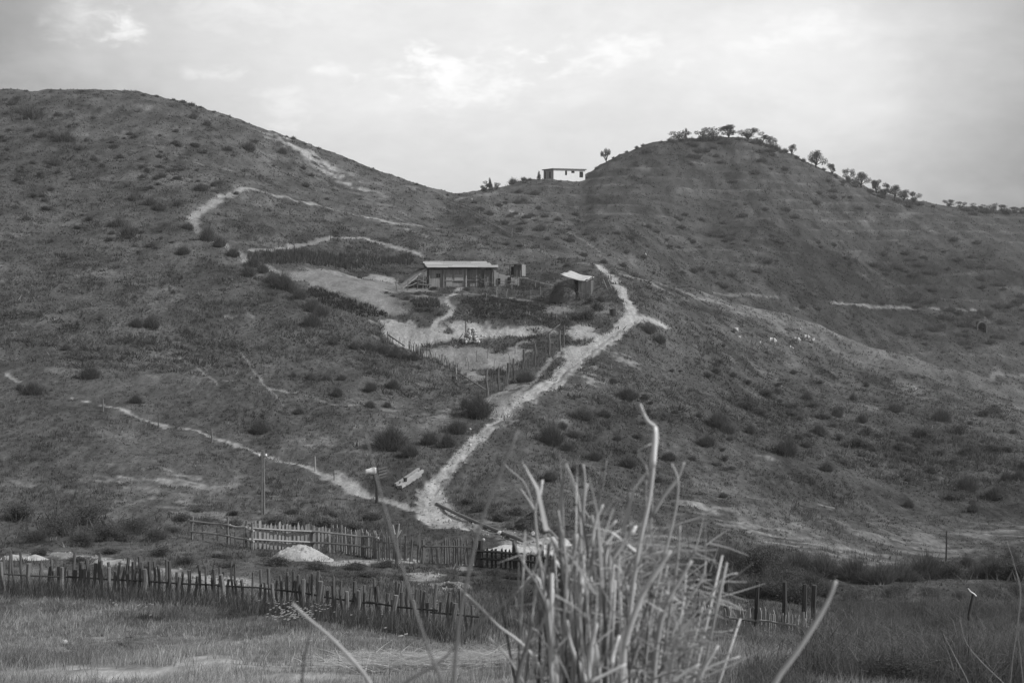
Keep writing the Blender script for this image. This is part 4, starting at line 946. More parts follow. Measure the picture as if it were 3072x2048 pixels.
def broom_mesh(seed, nb=420, wd=.022, spread=.55, hgt=.85, a0=.085, base=.34):
    """rounded bush of fine upright shoots, uneven in outline"""
    g = np.random.default_rng(seed); th = g.uniform(0, 2 * np.pi, nb); rr = np.sqrt(g.uniform(0, 1, nb))
    P = np.stack([rr * np.cos(th) * base, rr * np.sin(th) * base, g.uniform(-.06, .28, nb) * (1 - rr * .8)], 1)
    lob = 1 + .22 * np.sin(th * 3 + seed) + .14 * np.sin(th * 5 + 2 * seed)
    out = ((spread - base * .6) * rr * g.uniform(.3, 1.2, nb)) * lob; H = hgt * (1 - .66 * rr ** 2.0) * g.uniform(.45, 1.05, nb) * lob ** .5 + .05 - P[:, 2] * .6
    th2 = th + g.normal(0, .8, nb); lean = np.stack([np.cos(th2) * out, np.sin(th2) * out], 1) + g.normal(0, .05, (nb, 2))
    Vt, F, k = blade_arrays(P, np.maximum(H, .08), wd * g.uniform(.7, 1.5, nb), lean, g.uniform(0, np.pi, nb), 2)
    alb = np.repeat(a0 * g.uniform(.6, 1.45, nb), k); return tri_mesh('broom', Vt, F, M_LEAF, alb)
def weed_mesh(seed, nb=1700, wd=.004, a0=.14):
    """open patch of tall thin stems with side twigs, no common root"""
    g = np.random.default_rng(seed); th = g.uniform(0, 2 * np.pi, nb); rr = np.sqrt(g.uniform(0, 1, nb)) * .5
    P = np.stack([rr * np.cos(th), rr * np.sin(th), -np.full(nb, .04)], 1); clump = fbm(P[:, 0] * 5 + seed, P[:, 1] * 5, 2, 3)
    H = g.uniform(.25, .75, nb) * (1 + .45 * clump) * (1 - rr); twig = g.random(nb) < .45; P[twig, 2] += g.uniform(.1, .5, twig.sum()); H[twig] *= .45
    lean = g.normal(0, .09, (nb, 2)); lean[twig] *= 2.2
    Vt, F, k = blade_arrays(P, np.maximum(H, .06), wd * g.uniform(.6, 1.6, nb), lean, g.uniform(0, np.pi, nb), 2)
    return tri_mesh('weed', Vt, F, M_LEAF, np.repeat(a0 * g.uniform(.4, 1.6, nb), k))
def leaf_cloud(centers, radii, n_, size, seed, a0, flat=1.0):
    g = np.random.default_rng(seed); c = g.choice(len(centers), n_, p=np.array(radii) ** 2 / np.sum(np.array(radii) ** 2))
    d = g.normal(size=(n_, 3)); d /= np.linalg.norm(d, axis=1)[:, None]
    r = np.array(radii)[c] * g.uniform(.2, 1.06, n_) ** .6 ; P = np.array(centers)[c] + d * r[:, None] * np.array([1, 1, flat])
    s = size * g.uniform(.6, 1.5, n_)
    e1 = g.normal(size=(n_, 3)); e1 /= np.linalg.norm(e1, axis=1)[:, None]; e2 = np.cross(e1, g.normal(size=(n_, 3))); e2 /= np.linalg.norm(e2, axis=1)[:, None]
    e1 *= s[:, None]; e2 *= (s * .55)[:, None]
    Vt = np.stack([P - e1, P + e2, P + e1, P - e2], 1).reshape(-1, 3)
    b = np.arange(n_)[:, None] * 4; F = (b[:, None] + np.array([[0, 1, 2], [0, 2, 3]])[None]).reshape(-1, 3)
    alb = np.repeat(a0 * g.uniform(.65, 1.4, n_), 4); return Vt, F, alb
def shrub_mesh(seed, n_=2000, size=.024, a0=.10, nclump=11):
    g = np.random.default_rng(seed); cs = []; rs = []
    for i in range(nclump):
        th = g.uniform(0, 2 * np.pi); r = g.uniform(0, .34); cs.append((r * math.cos(th), r * math.sin(th), g.uniform(.12, .48))); rs.append(g.uniform(.13, .24))
    Vt, F, alb = leaf_cloud(cs, rs, n_, size, seed + 1, a0)
    nb = 60; th = g.uniform(0, 2 * np.pi, nb); P = np.stack([.25 * np.cos(th) * g.uniform(0, 1, nb), .25 * np.sin(th) * g.uniform(0, 1, nb), -np.full(nb, .05)], 1)
    V2, F2, k = blade_arrays(P, g.uniform(.4, .8, nb), np.full(nb, .012), np.stack([np.cos(th), np.sin(th)], 1) * g.uniform(.1, .4, nb)[:, None], th, 2)
    return tri_mesh('shrub', np.vstack([Vt, V2]), np.vstack([F, F2 + len(Vt)]), M_LEAF, np.concatenate([alb, np.full(len(V2), a0 * 1.2)]))
BROOM = [broom_mesh(s, 1300, .009, .62, .8, .115) for s in range(7)]
WEED = [weed_mesh(60 + s) for s in range(4)]
BROOMF = [broom_mesh(40 + s, 480, .018, .6, .7, .115) for s in range(6)]          # far bushes
BROOMN = [broom_mesh(20 + s, 2600, .0055, .5, 1.0, .085) for s in range(4)]     # close by, finer
SHRUB = [shrub_mesh(100 + s) for s in range(5)]
SHRUBN = [shrub_mesh(120 + s, 6000, .014, .10, 14) for s in range(3)]
LANDMARKS = [(n_, cast(x, y)) for n_, x, y in (('the stone pile', 1415, 1026), ('the plank shed', 1390, 858), ('the outhouse', 1555, 812), ('the plank hut', 1745, 890), ('the metal drum', 1838, 945), ('the road fork', 1905, 950), ('the pen gate', 1692, 1028), ('the tall pen corner post', 1462, 1190), ('the pale beams', 1225, 1440), ('the long timber pole', 1430, 1570), ('the utility pole', 788, 1542), ('the white gravel heap', 905, 1676), ('the forked post', 1190, 1690), ('the grazing sheep', 2380, 1030), ('the stone arch', 2945, 992), ('the white house', 1700, 538), ('the hilltop trees', 2150, 425), ('the saddle trees', 1470, 572), ('the lone dark post on the open slope', 1182, 617), ('the post where field paths meet', 991, 722), ('the bend of the pale boundary track', 585, 660), ('the sandy field', 1050, 860), ('the short posts of the narrow footpath', 470, 1275), ('the top of the grassy hill', 250, 290), ('the tall thin post in the pale field', 2838, 1682), ('the rag post', 2905, 1905), ('the tall posts below the gully hedge', 2250, 1885), ('the bare streaks on the grassy ridge', 930, 470), ('the level terrace path', 2700, 920), ('the widened footpath', 1040, 1450), ('the thick dark fence post', 1436, 1698), ('the pale rail fence end', 600, 1618))]
BUSHES = []
def place_label(base, p, w_):
    n_ = min(LANDMARKS, key=lambda q: (q[1] - p).length)[0]; sz = 'small' if w_ < 1.1 else 'large' if w_ > 2.3 else 'mid-sized'
    return '%s %s nearest to %s' % (sz, base, n_)
def bush(meshes, px, py, wpx, label, group, hs=.95, name='broom_bush', cat='bush', dmin=13):
    p = cast(px, py, dmin); w_ = wpx * p.y / FPX; me = R.choice(meshes); BUSHES.append((p.x, p.y, w_))
    o = link(name, me, None, p, (R.gauss(0, .1), R.gauss(0, .1), R.uniform(0, 6.28)), (w_ * R.uniform(.8, 1.3), w_ * R.uniform(.8, 1.2), w_ * hs * R.uniform(.9, 1.1))); return tag(o, place_label(label, p, w_), cat, group)
def many(s, meshes, label, group, hs=.95, **k):
    for t in s.split():
        a = [float(q) for q in t.split(',')]; bush(meshes, a[0], a[1], a[2] * R.uniform(.8, 1.15), label, group, hs * R.uniform(.75, 1.1), **k)
many('36,316,40 100,356,70 127,412,40 196,425,55 261,425,22 167,497,50 175,520,30 98,492,22 359,475,35 390,406,24 335,430,18 426,480,20 579,356,30 622,377,30 765,428,28 746,452,55 684,452,35 847,462,30 485,533,30 426,534,25 603,572,42 639,560,30 708,584,27 918,562,34 909,508,20 933,529,22 153,573,25 450,616,52 533,620,32 478,631,42 397,602,35 79,660,42 388,712,64 356,680,42 564,686,42 335,702,25 282,482,25 306,502,22 700,470,20 980,600,16 820,500,18 60,340,30 240,450,26 220,540,22 500,480,16 1080,600,14',
     BROOMF, 'round broom bush', 'broom bushes on the grassy hill')
many('430,288,18 470,291,14 520,303,16 548,310,24 575,318,26 600,325,20 640,338,14 690,354,12 730,369,12 860,412,16 880,418,22 915,434,14 955,448,10 250,274,10 80,272,12 1040,478,10 1120,506,10 1195,535,12 1250,556,14',
     BROOMF, 'skyline bush', 'bushes on the grassy crest', .8)
many('550,764,42 622,722,58 660,742,50 700,770,45 746,830,62 789,818,50 820,850,60 852,868,72 900,897,62 935,925,55 965,950,50 940,935,52 936,980,62 880,880,50 760,800,45', BROOM, 'dense hedge bush', 'hedge along the sandy field', 1.0)
many('454,985,50 408,980,40 1062,1045,42 1104,1050,54 1185,1072,62 1150,1058,44 997,1032,30 932,1140,37 978,1142,30 1024,1140,42 1012,1188,54 1108,1122,24 1112,1172,47 1177,1165,50 897,1240,42 1108,1222,40 1162,1222,38 779,1300,64 417,1210,30 98,1182,72 271,1135,58 407,1208,42 60,1170,30 880,1130,24 850,1050,20 690,1100,18 560,1000,22 300,960,24 200,1050,30 520,880,20 1215,1075,40 1240,1080,36',
     BROOM, 'feathery broom bush', 'broom bushes below the pen')
many('1440,1248,95 1372,1300,82 1345,1340,80 1170,1345,105 1290,1330,60 1230,1370,60 1575,1145,52 1400,1225,50', BROOM, 'dark broom bush', 'broom bushes at the pen corner', 1.0)
many('1747,1258,78 1811,1248,62 1883,1198,64 1981,1030,50 1947,1000,40 1658,1330,84 1688,1285,45 1661,1335,62 1822,1252,32 1784,1378,46 1887,1402,62 2006,1378,44 1975,1446,42 1650,1442,54 1720,1310,40 2170,1492,36 1852,1320,27 1906,1360,18 1944,1236,22 2025,1240,26 2097,1252,27 1840,1150,40 1700,1350,50',
     BROOM, 'roadside broom bush', 'broom bushes beyond the road')
many('2155,1282,70 2120,1335,74 2185,1302,42 2250,1300,34 2358,1362,74 2419,1340,38 2457,1302,54 2480,1412,48 2510,1250,42 2587,1268,46 2686,1238,52 2824,1264,64 2725,1443,27 2725,1520,30 2916,1535,48 2679,1303,22 2698,1338,20 2625,1400,24 2900,1475,80 2985,1495,62 3020,1440,44 3060,1440,46 2330,1180,30 2420,1200,40 2560,1200,30 2200,1130,26 2380,1120,26 2460,1150,22 2950,1330,30 3040,1300,34 2760,1340,24 2860,1390,30 2600,1160,24 2280,1240,30 2400,1260,28 2300,1060,16 2170,1040,18',
     BROOM, 'slope broom bush', 'broom bushes on the spur')
many('2300,1075,14 2340,1085,12 2260,1062,14 2450,1080,12 2520,1120,14 2600,1130,16 2700,1180,14 2130,990,16 2060,960,14 2090,1010,14', BROOMF, 'low dark tussock', 'tussocks near the sheep', .7)
# far terraced hill: scrub where the noise says so
g = np.random.default_rng(5); cnt = 0; tries = 0
while cnt < 210 and tries < 4000:
    tries += 1; px = g.uniform(1420, 3072); py = g.uniform(430, 1060)
    sil = np.interp(px, [q[0] for q in SIL], [q[1] for q in SIL]); low = np.interp(px, [1420, 1700, 1900, 2100, 2345, 2590, 2903, 3072], [660, 745, 790, 850, 915, 1010, 1095, 1145])
    if py < sil + 10 or py > low: continue
    dn = fbm(np.array([px / 260.]), np.array([py / 60.]), 3, 77)[0] + .35 * (px > 2400) * (py > 720)
    if dn < g.uniform(-.35, .5): continue
    bush(BROOMF, px, py, g.uniform(16, 40) * (1.25 if px > 2500 and py > 800 else 1), 'terrace scrub bush', 'scrub on the terraced hill', .62, name='scrub_bush', dmin=150); cnt += 1
many('2020,428,26 2075,424,30 2095,424,26 2125,422,30 2160,420,26 2215,420,24 2260,432,34 2300,442,34 2330,452,30 2345,458,24 2530,550,30 2565,562,30 2610,578,30 2645,594,34 2695,606,34 2725,612,26 2760,616,24 2800,622,20 2900,634,40 2960,640,40 3025,642,40', BROOMF, 'undergrowth shrub', 'undergrowth between the skyline trees', .75, dmin=150)
many('1343,588,14 1378,586,12 1540,548,30 1571,541,22 1590,541,14 1732,541,17 1760,536,14 1790,508,16 1840,476,14 1880,458,16 1910,446,14 1930,440,18 1985,428,16 2010,424,18 2355,458,22 2390,476,20 2410,486,24 2470,512,18 2505,530,22 2560,553,20', BROOMF, 'skyline shrub', 'shrubs on the terraced skyline', .9, dmin=150)
many('1683,537,10 1700,800,30 1680,780,24 1750,770,30 1810,790,36 1880,760,24 1930,775,30 1560,740,26 1610,745,28 1640,720,24 1480,700,18 1520,735,18 1960,820,18 1870,800,24 1905,830,20', BROOMF, 'scrub bush', 'scrub above the huts', .8)
# softer leafy scrub in clumps on the grassy hill and on the lower spur
for zone, n_want, x0, x1, y0, y1, wr, lab, grp in (('hill', 75, 0, 640, 300, 800, (16, 42), 'soft leafy hill shrub', 'leafy shrubs on the grassy hill'), ('spur', 60, 2230, 3072, 1130, 1560, (26, 75), 'soft leafy spur shrub', 'leafy shrubs on the spur'), ('road', 26, 1640, 2200, 1080, 1420, (20, 50), 'soft leafy slope shrub', 'leafy shrubs beyond the road')):
    g = np.random.default_rng(len(zone) + n_want); cnt = 0
    for _ in range(3000):
        if cnt >= n_want: break
        px = g.uniform(x0, x1); py = g.uniform(y0, y1)
        if zone == 'hill' and py > 330 + 1.1 * px + 260: continue
        if zone == 'spur' and not (1130 + (px - 2230) * .12 < py < 1330 + (px - 2230) * .27): continue
        if zone == 'road' and py < 1420 - (px - 1640) * .9 + 60 and px < 1900: continue
        if fbm(np.array([px / 120.]), np.array([py / 60.]), 3, 78)[0] < g.uniform(-.1, .7): continue
        bush(SHRUB, px, py, g.uniform(*wr), lab, grp, g.uniform(.4, .7), name='leafy_shrub', cat='shrub', dmin=60); cnt += 1
# trees on the far hill
def tree_mesh(seed, style):
    g = np.random.default_rng(seed); rr = random.Random(seed); mb = MB(); cs = []; rs = []
    if style == 'cone':
        mb.tube([(0, 0, -.15), (.01, 0, .4), (0, 0, .9)], [.035, .025, .008], 7)
        for i in range(8): z = .22 + .72 * i / 8; cs.append((rr.uniform(-.04, .04), rr.uniform(-.04, .04), z)); rs.append(.24 * (1 - i / 9) + .03)
    else:
        th = .26 if style == 'umbrella' else .15
        mb.tube([(0, 0, -.15), (rr.uniform(-.03, .03), 0, th * .5), (rr.uniform(-.06, .06), 0, th)], [.05, .04, .032], 8, jit=.2)
        for i in range(9):
            an = 2 * math.pi * i / 4.5 + rr.uniform(-.6, .6); r = rr.uniform(.05, .36); z = rr.uniform(.34, .82) if style == 'umbrella' else rr.uniform(.14, .82)
            mb.tube([(0, 0, th * .9), (r * .5 * math.cos(an), r * .5 * math.sin(an), (th + z) / 2), (r * math.cos(an), r * math.sin(an), z)], [.026, .018, .008], 5)
            cs.append((r * math.cos(an), r * math.sin(an), z)); rs.append(rr.uniform(.10, .21) if style != 'round' else rr.uniform(.13, .24))
        cs.append((0, 0, .8)); rs.append(.17)
    Vt, F, alb = leaf_cloud(cs, rs, 2200, .022, seed + 7, .08, .88 if style == 'umbrella' else .95)
    return mb.mesh('trunk', M_BARK), tri_mesh('crown', Vt, F, M_LEAF, alb)
TREES = {s: [tree_mesh(300 + i * 10 + j, s) for j in range(5)] for i, s in enumerate(('umbrella', 'round', 'cone', 'thin'))}
def tree(px, py, hpx, wpx, style, label, group=None, dmin=150):
    p = cast(px, py, dmin); h = hpx * 1.15 * p.y / FPX; w_ = wpx * 1.3 * p.y / FPX
    h *= R.uniform(.82, 1.05); t = empty('hill_tree', p - Vector((0, 0, h * .10)), label, 'tree', group, R.uniform(0, 6.28)); t.scale = (w_ * R.uniform(.85, 1.2), w_, h); t.rotation_euler.x = R.gauss(0, .07); t.rotation_euler.y = R.gauss(0, .1)
    a, b_ = R.choice(TREES[style]); link('trunk', a, t); link('crown', b_, t); return t
T = tree
T(1819, 486, 42, 26, 'thin', 'lone slender tree on the slope above the white house')
T(2042, 424, 34, 62, 'round', 'low spreading tree at the near end of the hilltop trees')
T(2058, 418, 36, 18, 'thin', 'tiny thin tree standing up from the hilltop scrub')
T(2108, 424, 50, 44, 'round', 'tall dense round tree on the very hilltop')
T(2142, 424, 44, 46, 'round', 'broad dark tree joined to the tall round hilltop tree')
T(2188, 416, 42, 60, 'umbrella', 'umbrella shaped tree with clear trunk on the hilltop')
T(2244, 424, 46, 56, 'umbrella', 'open spreading tree just past the hilltop')
T(2284, 434, 46, 46, 'round', 'dense tree in the clump just past the hilltop')
T(2314, 446, 40, 40, 'round', 'outermost tree of the hilltop clump')
T(2375, 468, 34, 24, 'thin', 'thin bare looking tree on the falling skyline')
T(2448, 504, 56, 42, 'umbrella', 'tree with dense top standing alone on the falling skyline')
for x, y, h, w_, s in ((2496,524,32,28,'thin'),(2545,548,50,36,'thin'),(2584,562,48,50,'umbrella'),(2630,580,42,42,'umbrella'),(2654,594,48,46,'umbrella'),(2684,596,46,42,'umbrella'),(2712,606,38,38,'umbrella'),(2738,612,36,34,'round')):
    T(x, y, h, w_, s, 'olive like tree in the row down the far skyline', 'trees down the skyline')
for x, y, h, w_ in ((2849,618,24,32),(2881,626,24,32),(2918,634,30,40),(2946,636,26,36),(2980,636,24,34),(3008,638,28,36),(3040,640,22,36),(3068,642,24,34)):
    T(x, y, h, w_, 'round', 'low round tree on the lowest part of the far skyline', 'low trees on the far skyline')
T(1455, 574, 32, 32, 'round', 'small round tree beside the pointed tree at the saddle'); T(1474, 572, 48, 22, 'cone', 'small pointed tree rising at the saddle'); T(1490, 570, 22, 22, 'round', 'smallest tree of the three at the saddle')
T(1617, 540, 30, 20, 'cone', 'pointed little tree beside the white house wall')
for x, w_ in ((1680, 28), (1692, 18), (1727, 20)):
    p = at(x, 538, 412); T(x, 538, 44 if x == 1680 else 38, w_, 'round', 'tree top showing above the white house roof', 'trees behind the white house', dmin=404)
# thickets in the valley
many('60,1560,150 170,1600,170 260,1570,200 330,1620,160 400,1600,150 110,1625,130 250,1640,110 470,1620,90 520,1600,70', SHRUBN, 'dark leafy bramble thicket', 'bramble thicket', .62, name='bramble_thicket', cat='bramble')
many('540,1560,80 620,1570,80 700,1580,80 820,1570,90 900,1575,90 980,1580,100 1060,1590,90 1110,1560,80 1090,1610,70 880,1540,60 700,1545,60 1000,1545,70 600,1535,50', SHRUB, 'low bramble clump', 'brambles behind the picket fence', .42, name='bramble_clump', cat='bramble')
many('120,1665,110 330,1660,110 480,1668,100 560,1690,120 660,1672,90 690,1700,100 790,1668,60 830,1695,110 960,1712,110 1060,1708,110 1150,1700,90 1110,1730,120 250,1690,90 420,1715,90 1200,1740,90 1400,1725,90 1470,1725,100 1550,1735,90 1640,1750,90 1350,1760,90 1010,1755,80', SHRUB, 'low leafy weed clump', 'weeds between the fences', .34, name='weed_clump', cat='weed')
many('2150,1690,120 2200,1720,150 2270,1750,170 2350,1770,170 2430,1785,150', SHRUBN + BROOM[:2], 'tall dark hedge bush', 'tall hedge above the posts', 1.05, name='hedge_bush', cat='bush')
many('2560,1800,110 2680,1790,110 2790,1785,110 2980,1790,120 3060,1790,120 2620,1830,90 2880,1800,90', SHRUBN, 'low dark gully bush', 'low bushes in the gully floor', .5, name='gully_bush', cat='bush')
many('2130,1735,130 2190,1760,150 2260,1790,170 2340,1800,170 2410,1810,150 2160,1700,110 2240,1735,130 2330,1750,150 2420,1770,120 2480,1790,100 2300,1700,110 2390,1715,120 2470,1730,120 2560,1740,140 2640,1750,130 2700,1740,110 2780,1735,120 2860,1735,120 2930,1735,110 2990,1730,120 3050,1735,130 2900,1700,70 2970,1700,70 3030,1690,70', SHRUBN + BROOM[:3], 'dark gully hedge bush', 'hedge bushes in the gully', .8, name='hedge_bush', cat='bush')
many('2480,2040,230 2600,2020,200 2700,2050,220', SHRUBN, 'dark leafy bank shrub', 'shrubs on the near bank', .55, name='bank_shrub', cat='shrub')
many('2420,2030,330 2560,2000,300 2680,2030,320 2780,1985,260 2500,1960,220 2480,2010,180 2330,2085,200 2850,2050,300', WEED, 'tall feathery weed patch', 'weed bushes on the near bank', .85, name='weed_bush', cat='bush')
many('2620,1915,130 2720,1930,140 2820,1945,150 2950,1960,180 3050,1950,180 2990,2030,260 2560,1890,150 2900,1990,220 3060,2050,260 2660,1885,150 2780,1895,150 2600,1850,120 2700,1845,130 2800,1850,130 2960,1850,140 3040,1860,150 2540,1840,110 2860,1890,150 2980,1900,160', WEED, 'wispy pale weed clump', 'weeds by the rag post', .9, name='weed_bush', cat='bush')
many('1590,1590,110 1500,1560,80 1450,1530,80 1400,1510,70 1550,1545,70 1650,1600,90', SHRUB, 'bank bramble', 'brambles above the long pole', .45, name='bramble_clump', cat='bramble')
many('1760,960,90 1790,930,70 1725,960,60 1700,975,50 1800,905,60 1770,910,50 1640,975,40 1470,930,30 1260,935,45 1220,900,26 1290,935,40 1180,890,24 1320,945,30 1080,835,24 1420,905,30 1520,915,34 1600,935,34 1160,880,20 1400,872,34 1250,885,26 1300,870,30', SHRUB, 'dark garden shrub', 'garden shrubs', .6, name='garden_shrub', cat='shrub')
# haystack of brush beside the hut
def brush_dome(name, label, cat, px, py, wpx, h, nb, a0, asp=1.0, droop=.5, wd=.035):
    c = cast(px, py); w_ = wpx * c.y / FPX / 2; g = np.random.default_rng(int(px)); th = g.uniform(0, 2 * np.pi, nb); t = g.uniform(0, 1, nb) ** .6
    prof = np.sqrt(np.clip(1 - t ** 2.4, 0, 1)) * (1 + .22 * fbm(np.cos(th) * t * 2.2 + px, np.sin(th) * t * 2.2, 3, 7)); P = np.stack([w_ * t * np.cos(th), w_ * asp * t * np.sin(th), h * prof - .05], 1)
    gz = ground_arr(P[:, 0] + c.x, P[:, 1] + c.y) - c.z; P[:, 2] += gz * t - .1 * (t > .9)
    ln = g.uniform(.2, .75, nb) * h * .8; lean = np.stack([np.cos(th) * ln * .45 * t, np.sin(th) * ln * .45 * t], 1) + g.normal(0, .08, (nb, 2)); H = ln * (.35 - droop * t)
    Vt, F, k = blade_arrays(P, H, wd * g.uniform(.6, 1.4, nb), lean, th + np.pi / 2, 2); alb = np.repeat(a0 * g.uniform(.6, 1.5, nb), k)
    nn = 20; vs = []; fs = []
    for i in range(nn):
        tt = i / (nn - 1) * .98
        for j in range(24): an = 2 * math.pi * j / 24; vs.append((w_ * .97 * tt * math.cos(an), w_ * asp * .97 * tt * math.sin(an), h * .82 * math.sqrt(max(0, 1 - tt ** 2.4)) - .3 * (i == nn - 1)))
    for i in range(nn - 1):
        for j in range(24): a_ = i * 24 + j; b_ = i * 24 + (j + 1) % 24; fs += [(a_, a_ + 24, b_ + 24), (a_, b_ + 24, b_)]
    b0 = len(Vt); Vt = np.vstack([Vt, vs]); F = np.vstack([F, np.array(fs) + b0]); alb = np.concatenate([alb, np.full(len(vs), a0)])
    return tag(link(name, tri_mesh(name, Vt, F, M_HAY, alb), None, c), label, cat)
brush_dome('haystack', 'round dark haystack heaped against the plank hut', 'haystack', 1690, 908, 92, 2.3, 5600, .19, .85, .35, .05)
brush_dome('straw_stack', 'dark low stack with pale straw fringe above the gravel', 'straw stack', 1600, 1592, 130, .75, 2600, .12, .6, .7, .03)
brush_dome('straw_stack', 'straw covered hump behind the tall dry canes', 'straw stack', 1700, 1625, 120, .7, 2200, .16, .6, .7, .03)
# dry brush thrown on the near bank
def brush_litter(label, px, py, wpx, nb, a0):
    c = cast(px, py); w_ = wpx * c.y / FPX / 2; g = np.random.default_rng(int(px) + 3); P = np.stack([g.normal(0, w_ * .5, nb), g.normal(0, w_ * .5, nb), np.zeros(nb)], 1)
    P[:, 2] = ground_arr(P[:, 0] + c.x, P[:, 1] + c.y) - c.z + g.uniform(-.02, .12, nb); th = g.normal(0.1, .5, nb) + np.pi * (g.random(nb) > .5); ln = g.uniform(.2, .75, nb)
    lean = np.stack([np.cos(th) * ln, np.sin(th) * ln], 1); e = ground_arr(P[:, 0] + lean[:, 0] + c.x, P[:, 1] + lean[:, 1] + c.y) - c.z
    H = np.maximum(e - P[:, 2], -.1) + g.uniform(.0, .18, nb); Vt, F, k = blade_arrays(P, H, g.uniform(.006, .018, nb), lean, th + np.pi / 2, 2)
    return tag(link('dry_brush', tri_mesh('dry_brush', Vt, F, M_HAY, np.repeat(a0 * g.uniform(.5, 1.4, nb), k)), None, c), label, 'brush pile')
brush_litter('heap of bleached dry brush lying on the near bank', 1210, 2000, 430, 2600, .42)
brush_litter('low scatter of bleached straw on the grass bank by the canes', 1440, 1985, 280, 1000, .42)
# ------------------------------------------------------------------ grass as a mass
run = np.minimum.accumulate(GV, 0); vis = np.zeros(GV.shape, bool); vis[1:] = GV[1:] <= run[:-1] + .5
dv = np.zeros(GV.shape); dv[1:] = np.clip(run[:-1] - GV[1:], 0, 60) + .05
inf = (GU > -160) & (GU < 3235)
wcell = np.where(vis & inf & (GY > 13.5) & (GY < 470), dv, 0)
def sample(n_, dmin, dmax, seed, rejp=.35):
    g = np.random.default_rng(seed); w_ = np.where((GY > dmin) & (GY < dmax), wcell, 0).ravel(); cw = np.cumsum(w_)
    id_ = np.searchsorted(cw, g.random(n_) * cw[-1]); i, j = np.unravel_index(id_, GV.shape)
    keep = PALE[i, j] < g.uniform(.1, .1 + 2 * rejp, n_); i = i[keep]; j = j[keep]; n_ = len(i)
    d = DR[i] * (1 + g.uniform(-.003, .003, n_)); u = UC[j] + g.uniform(-2, 2, n_); X = (u - 1536) / FPX * d
    return g, X, d, ground_arr(X, d), ALB[i, j], i, j
def grass(name, label, n_t, per, dmin, dmax, hr, wpx, seed, segs, amul, spread=1.0):
    g, X, Y, Zg, al, i, j = sample(n_t, dmin, dmax, seed, .13); n_ = len(X)
    hN = vnoise(X / 3.0, Y / 6.0, 5); rep = lambda a: np.repeat(a, per)
    hh = rep((hr[0] + (hr[1] - hr[0]) * hN ** 1.5) * g.uniform(.7, 1.3, n_)) * g.uniform(.5, 1.15, n_ * per)
    sp = rep(spread * hh.reshape(-1, per).mean(1) * .35); px_ = rep(X) + g.normal(0, 1, n_ * per) * sp; py_ = rep(Y) + g.normal(0, 1, n_ * per) * sp
    P = np.stack([px_, py_, ground_arr(px_, py_) - .02], 1)
    W_ = rep(Y) / FPX * wpx * g.uniform(.6, 1.4, n_ * per); lean = g.normal(0, 1, (n_ * per, 2)) * (hh * .32)[:, None] + np.stack([hh * .12, hh * 0], 1)
    Vt, F, k = blade_arrays(P, hh, W_, lean, g.normal(0, .6, n_ * per), segs)
    tone = np.clip(al * amul, .04, .30) * (1 + .35 * fbm(X / 1.7, Y / 4.0, 3, 55)) * g.uniform(.65, 1.4, n_); alb = np.repeat(rep(tone) * g.uniform(.85, 1.15, n_ * per), k)
    return tag(link(name, tri_mesh(name, Vt, F, M_GRASS, alb)), label, 'grass', kind='stuff')
grass('bank_grass', 'tall dry grass covering the near bank', 28000, 6, 14, 44, (.05, .32), 1.6, 71, 2, 2.3, 1.3)
grass('valley_grass', 'rough grass and herbs on the valley floor and lower slopes', 34000, 5, 44, 140, (.06, .34), 2.2, 72, 1, 1.6)
grass('hill_grass', 'short rough grass and tussocks on the hills', 40000, 5, 120, 470, (.10, .45), 2.2, 73, 1, 1.6)
def fringe():
    """low herbs and suckers crowding round every bush, so that bushes run together"""
    g = np.random.default_rng(19); B_ = np.array([b for b in BUSHES if 60 < b[1] < 460]); per = 70; B_ = np.repeat(B_, per, 0); m_ = len(B_)
    th = g.uniform(0, 2 * np.pi, m_); rr = B_[:, 2] * (.25 + np.abs(g.normal(0, .42, m_))) * (1 + .5 * np.sin(th * 2 + np.repeat(g.uniform(0, 6, m_ // per), per))); X = B_[:, 0] + rr * np.cos(th) * 1.5; Y = B_[:, 1] + rr * np.sin(th) * 1.3
    P = np.stack([X, Y, ground_arr(X, Y) - .03], 1); fall = np.clip(1.25 - rr / B_[:, 2] / 1.1, .15, 1); hh = B_[:, 2] * .34 * fall * g.uniform(.4, 1.1, m_)
    Vt, F, k = blade_arrays(P, hh, B_[:, 2] * .035 * g.uniform(.6, 1.6, m_), g.normal(0, 1, (m_, 2)) * (B_[:, 2] * .10)[:, None], g.normal(0, .9, m_), 1)
    return tag(link('bush_fringe', tri_mesh('bush_fringe', Vt, F, M_LEAF, np.repeat(g.uniform(.075, .13, m_), k))), 'low herbs crowding round the bushes on the slopes', 'undergrowth', kind='stuff')
fringe()
